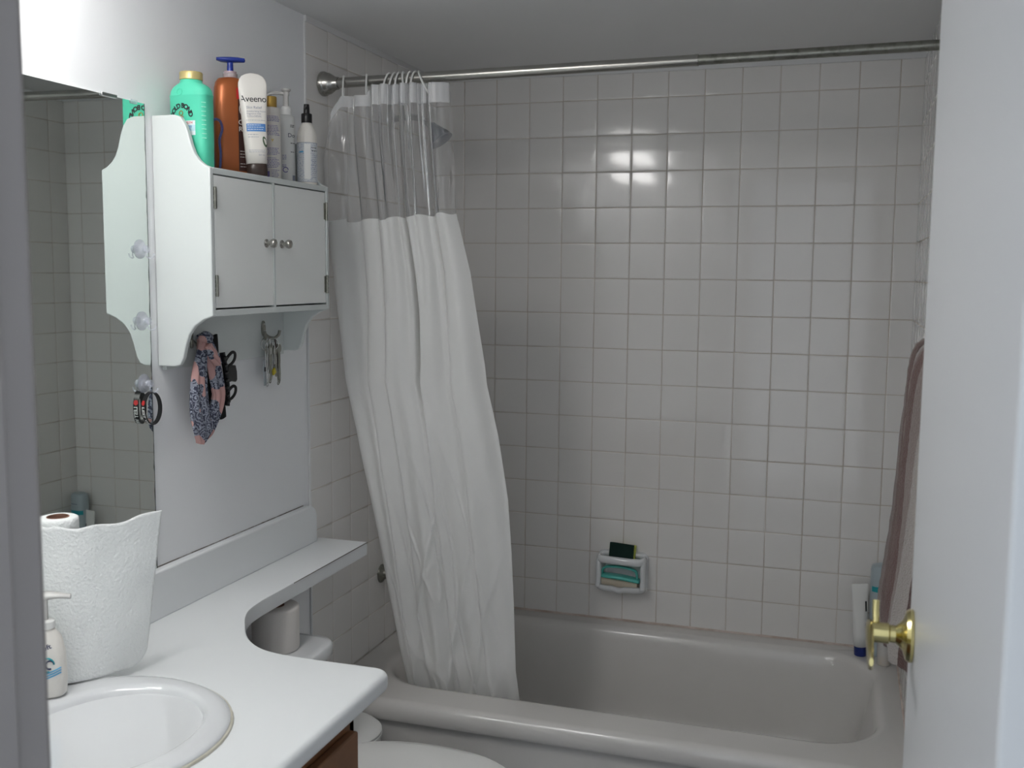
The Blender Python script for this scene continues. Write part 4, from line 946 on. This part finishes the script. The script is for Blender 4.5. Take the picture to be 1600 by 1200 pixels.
patch(tbt, 'teal_band', -.0330, .0330, .196, .212, M['teal'], S, 24, 3); lines(tbt, 'print', -.016, .016, [.165, .160, .235], .002, M['navyprint'], S, .2); lines(tbt, 'teal_print', -.016, .016, [.10, .094, .088], .002, M['teal'], S, .2)
abt = thing('amber_soap_bottle', 'small clear bottle with amber liquid on the tub corner', 'bottle', (1.446, -.125, .3905))
obj('bottle_body', lathe([(.017, 0), (.019, .002), (.020, .05), (.018, .085), (.011, .10), (.010, .112), (0, .112)], 28), M['frosted'], abt, local=True)
obj('amber_liquid', lathe([(.0, .002), (.0175, .002), (.0178, .016), (0, .016)], 28), M['amber'], abt, local=True)

# ------------------------------------------------------------------ towel and bar on the right wall
tbar = thing('towel_bar', 'metal towel bar on the right wall behind the open door', 'towel bar', (1.446, -1.5, 1.372))
obj('bar', Tube([(1.446, -1.84, 1.372), (1.446, -1.16, 1.372)], .008, 16), M['nickel'], tbar)
for y in (-1.84, -1.16): obj('bracket', lathe([(.010, 1.436), (.012, 1.452), (.014, 1.47), (.024, 1.482), (.024, RX-.001)], 20, axis='x', c=(0, y, 1.372)), M['nickel'], tbar)
tw_ = thing('bath_towel', 'striped brown and cream terry towel hanging behind the door edge', 'towel', (1.44, -1.5, 1.38))
prof_f = [(1.462, .98), (1.463, 1.2), (1.462, 1.34), (1.460, 1.375), (1.454, 1.388), (1.443, 1.3935), (1.431, 1.389), (1.421, 1.372), (1.414, 1.345), (1.410, 1.30), (1.407, 1.24), (1.404, 1.16), (1.399, 1.08), (1.391, 1.00), (1.387, .96), (1.387, .93), (1.388, .905)]
pp = smooth_path([(a, 0, b) for a, b in prof_f], 5)
bm = bmesh.new(); uvl = bm.loops.layers.uv.new('UVMap'); NY = 130; g = []
for j in range(NY+1):
    v = j/NY; row = []
    for i, p in enumerate(pp):
        front = max(0, (i-30)/(len(pp)-30)); y = -1.70+.46*v+.02*front*math.sin(4*v)
        x = p.x
        if front > 0:
            x += .013*min(1, front*2.5)*math.sin(v*2*PI*2.6+front*1.6)+.004*math.sin(v*2*PI*6+4*front)+.012*front*(1-v)
            x = min(x, 1.436)
            x += .0016*noise.noise(Vector((v*150, p.z*260, .5)))
        row.append(bm.verts.new((x+.008*min(1, front*3), y, p.z+(.004*math.sin(9*v)+(.5-v)*.075)*front**2)))
    g.append(row)
for j in range(NY):
    for i in range(len(pp)-1):
        f = bm.faces.new([g[j][i], g[j][i+1], g[j+1][i+1], g[j+1][i]])
        for l, (a, b) in zip(f.loops, ((i, j), (i+1, j), (i+1, j+1), (i, j+1))): l[uvl].uv = (b/NY, a/len(pp))
obj('terry_cloth', bm, M['towel'], tw_, sharp=0, solid=.009)

# ------------------------------------------------------------------ vanity light above the mirror
vlt = thing('vanity_light', 'bar light with long frosted shade above the mirror', 'lamp', (0, -2.12, 2.03))
obj('back_plate', Box((.001, -2.30, 2.000), (.022, -1.94, 2.100)), M['steel'], vlt, bevel=.006)
for y in (-2.24, -2.0): obj('shade_arm', Tube([(.02, y, 2.055), (.160, y, 2.055)], .009, 14), M['steel'], vlt)
bm = bmesh.new(); loft(bm, [[(.240+q[0]*k, y, 2.055+q[1]*k) for q in sup(.085, .038, 3, 32)] for y, k in ((-2.40, .6), (-2.39, .86), (-2.37, .97), (-2.34, 1), (-1.90, 1), (-1.87, .97), (-1.85, .86), (-1.84, .6))])
obj('frosted_shade', bm, glow('lit_shade', (1.0, .985, .965), LAMP), vlt, sharp=0)
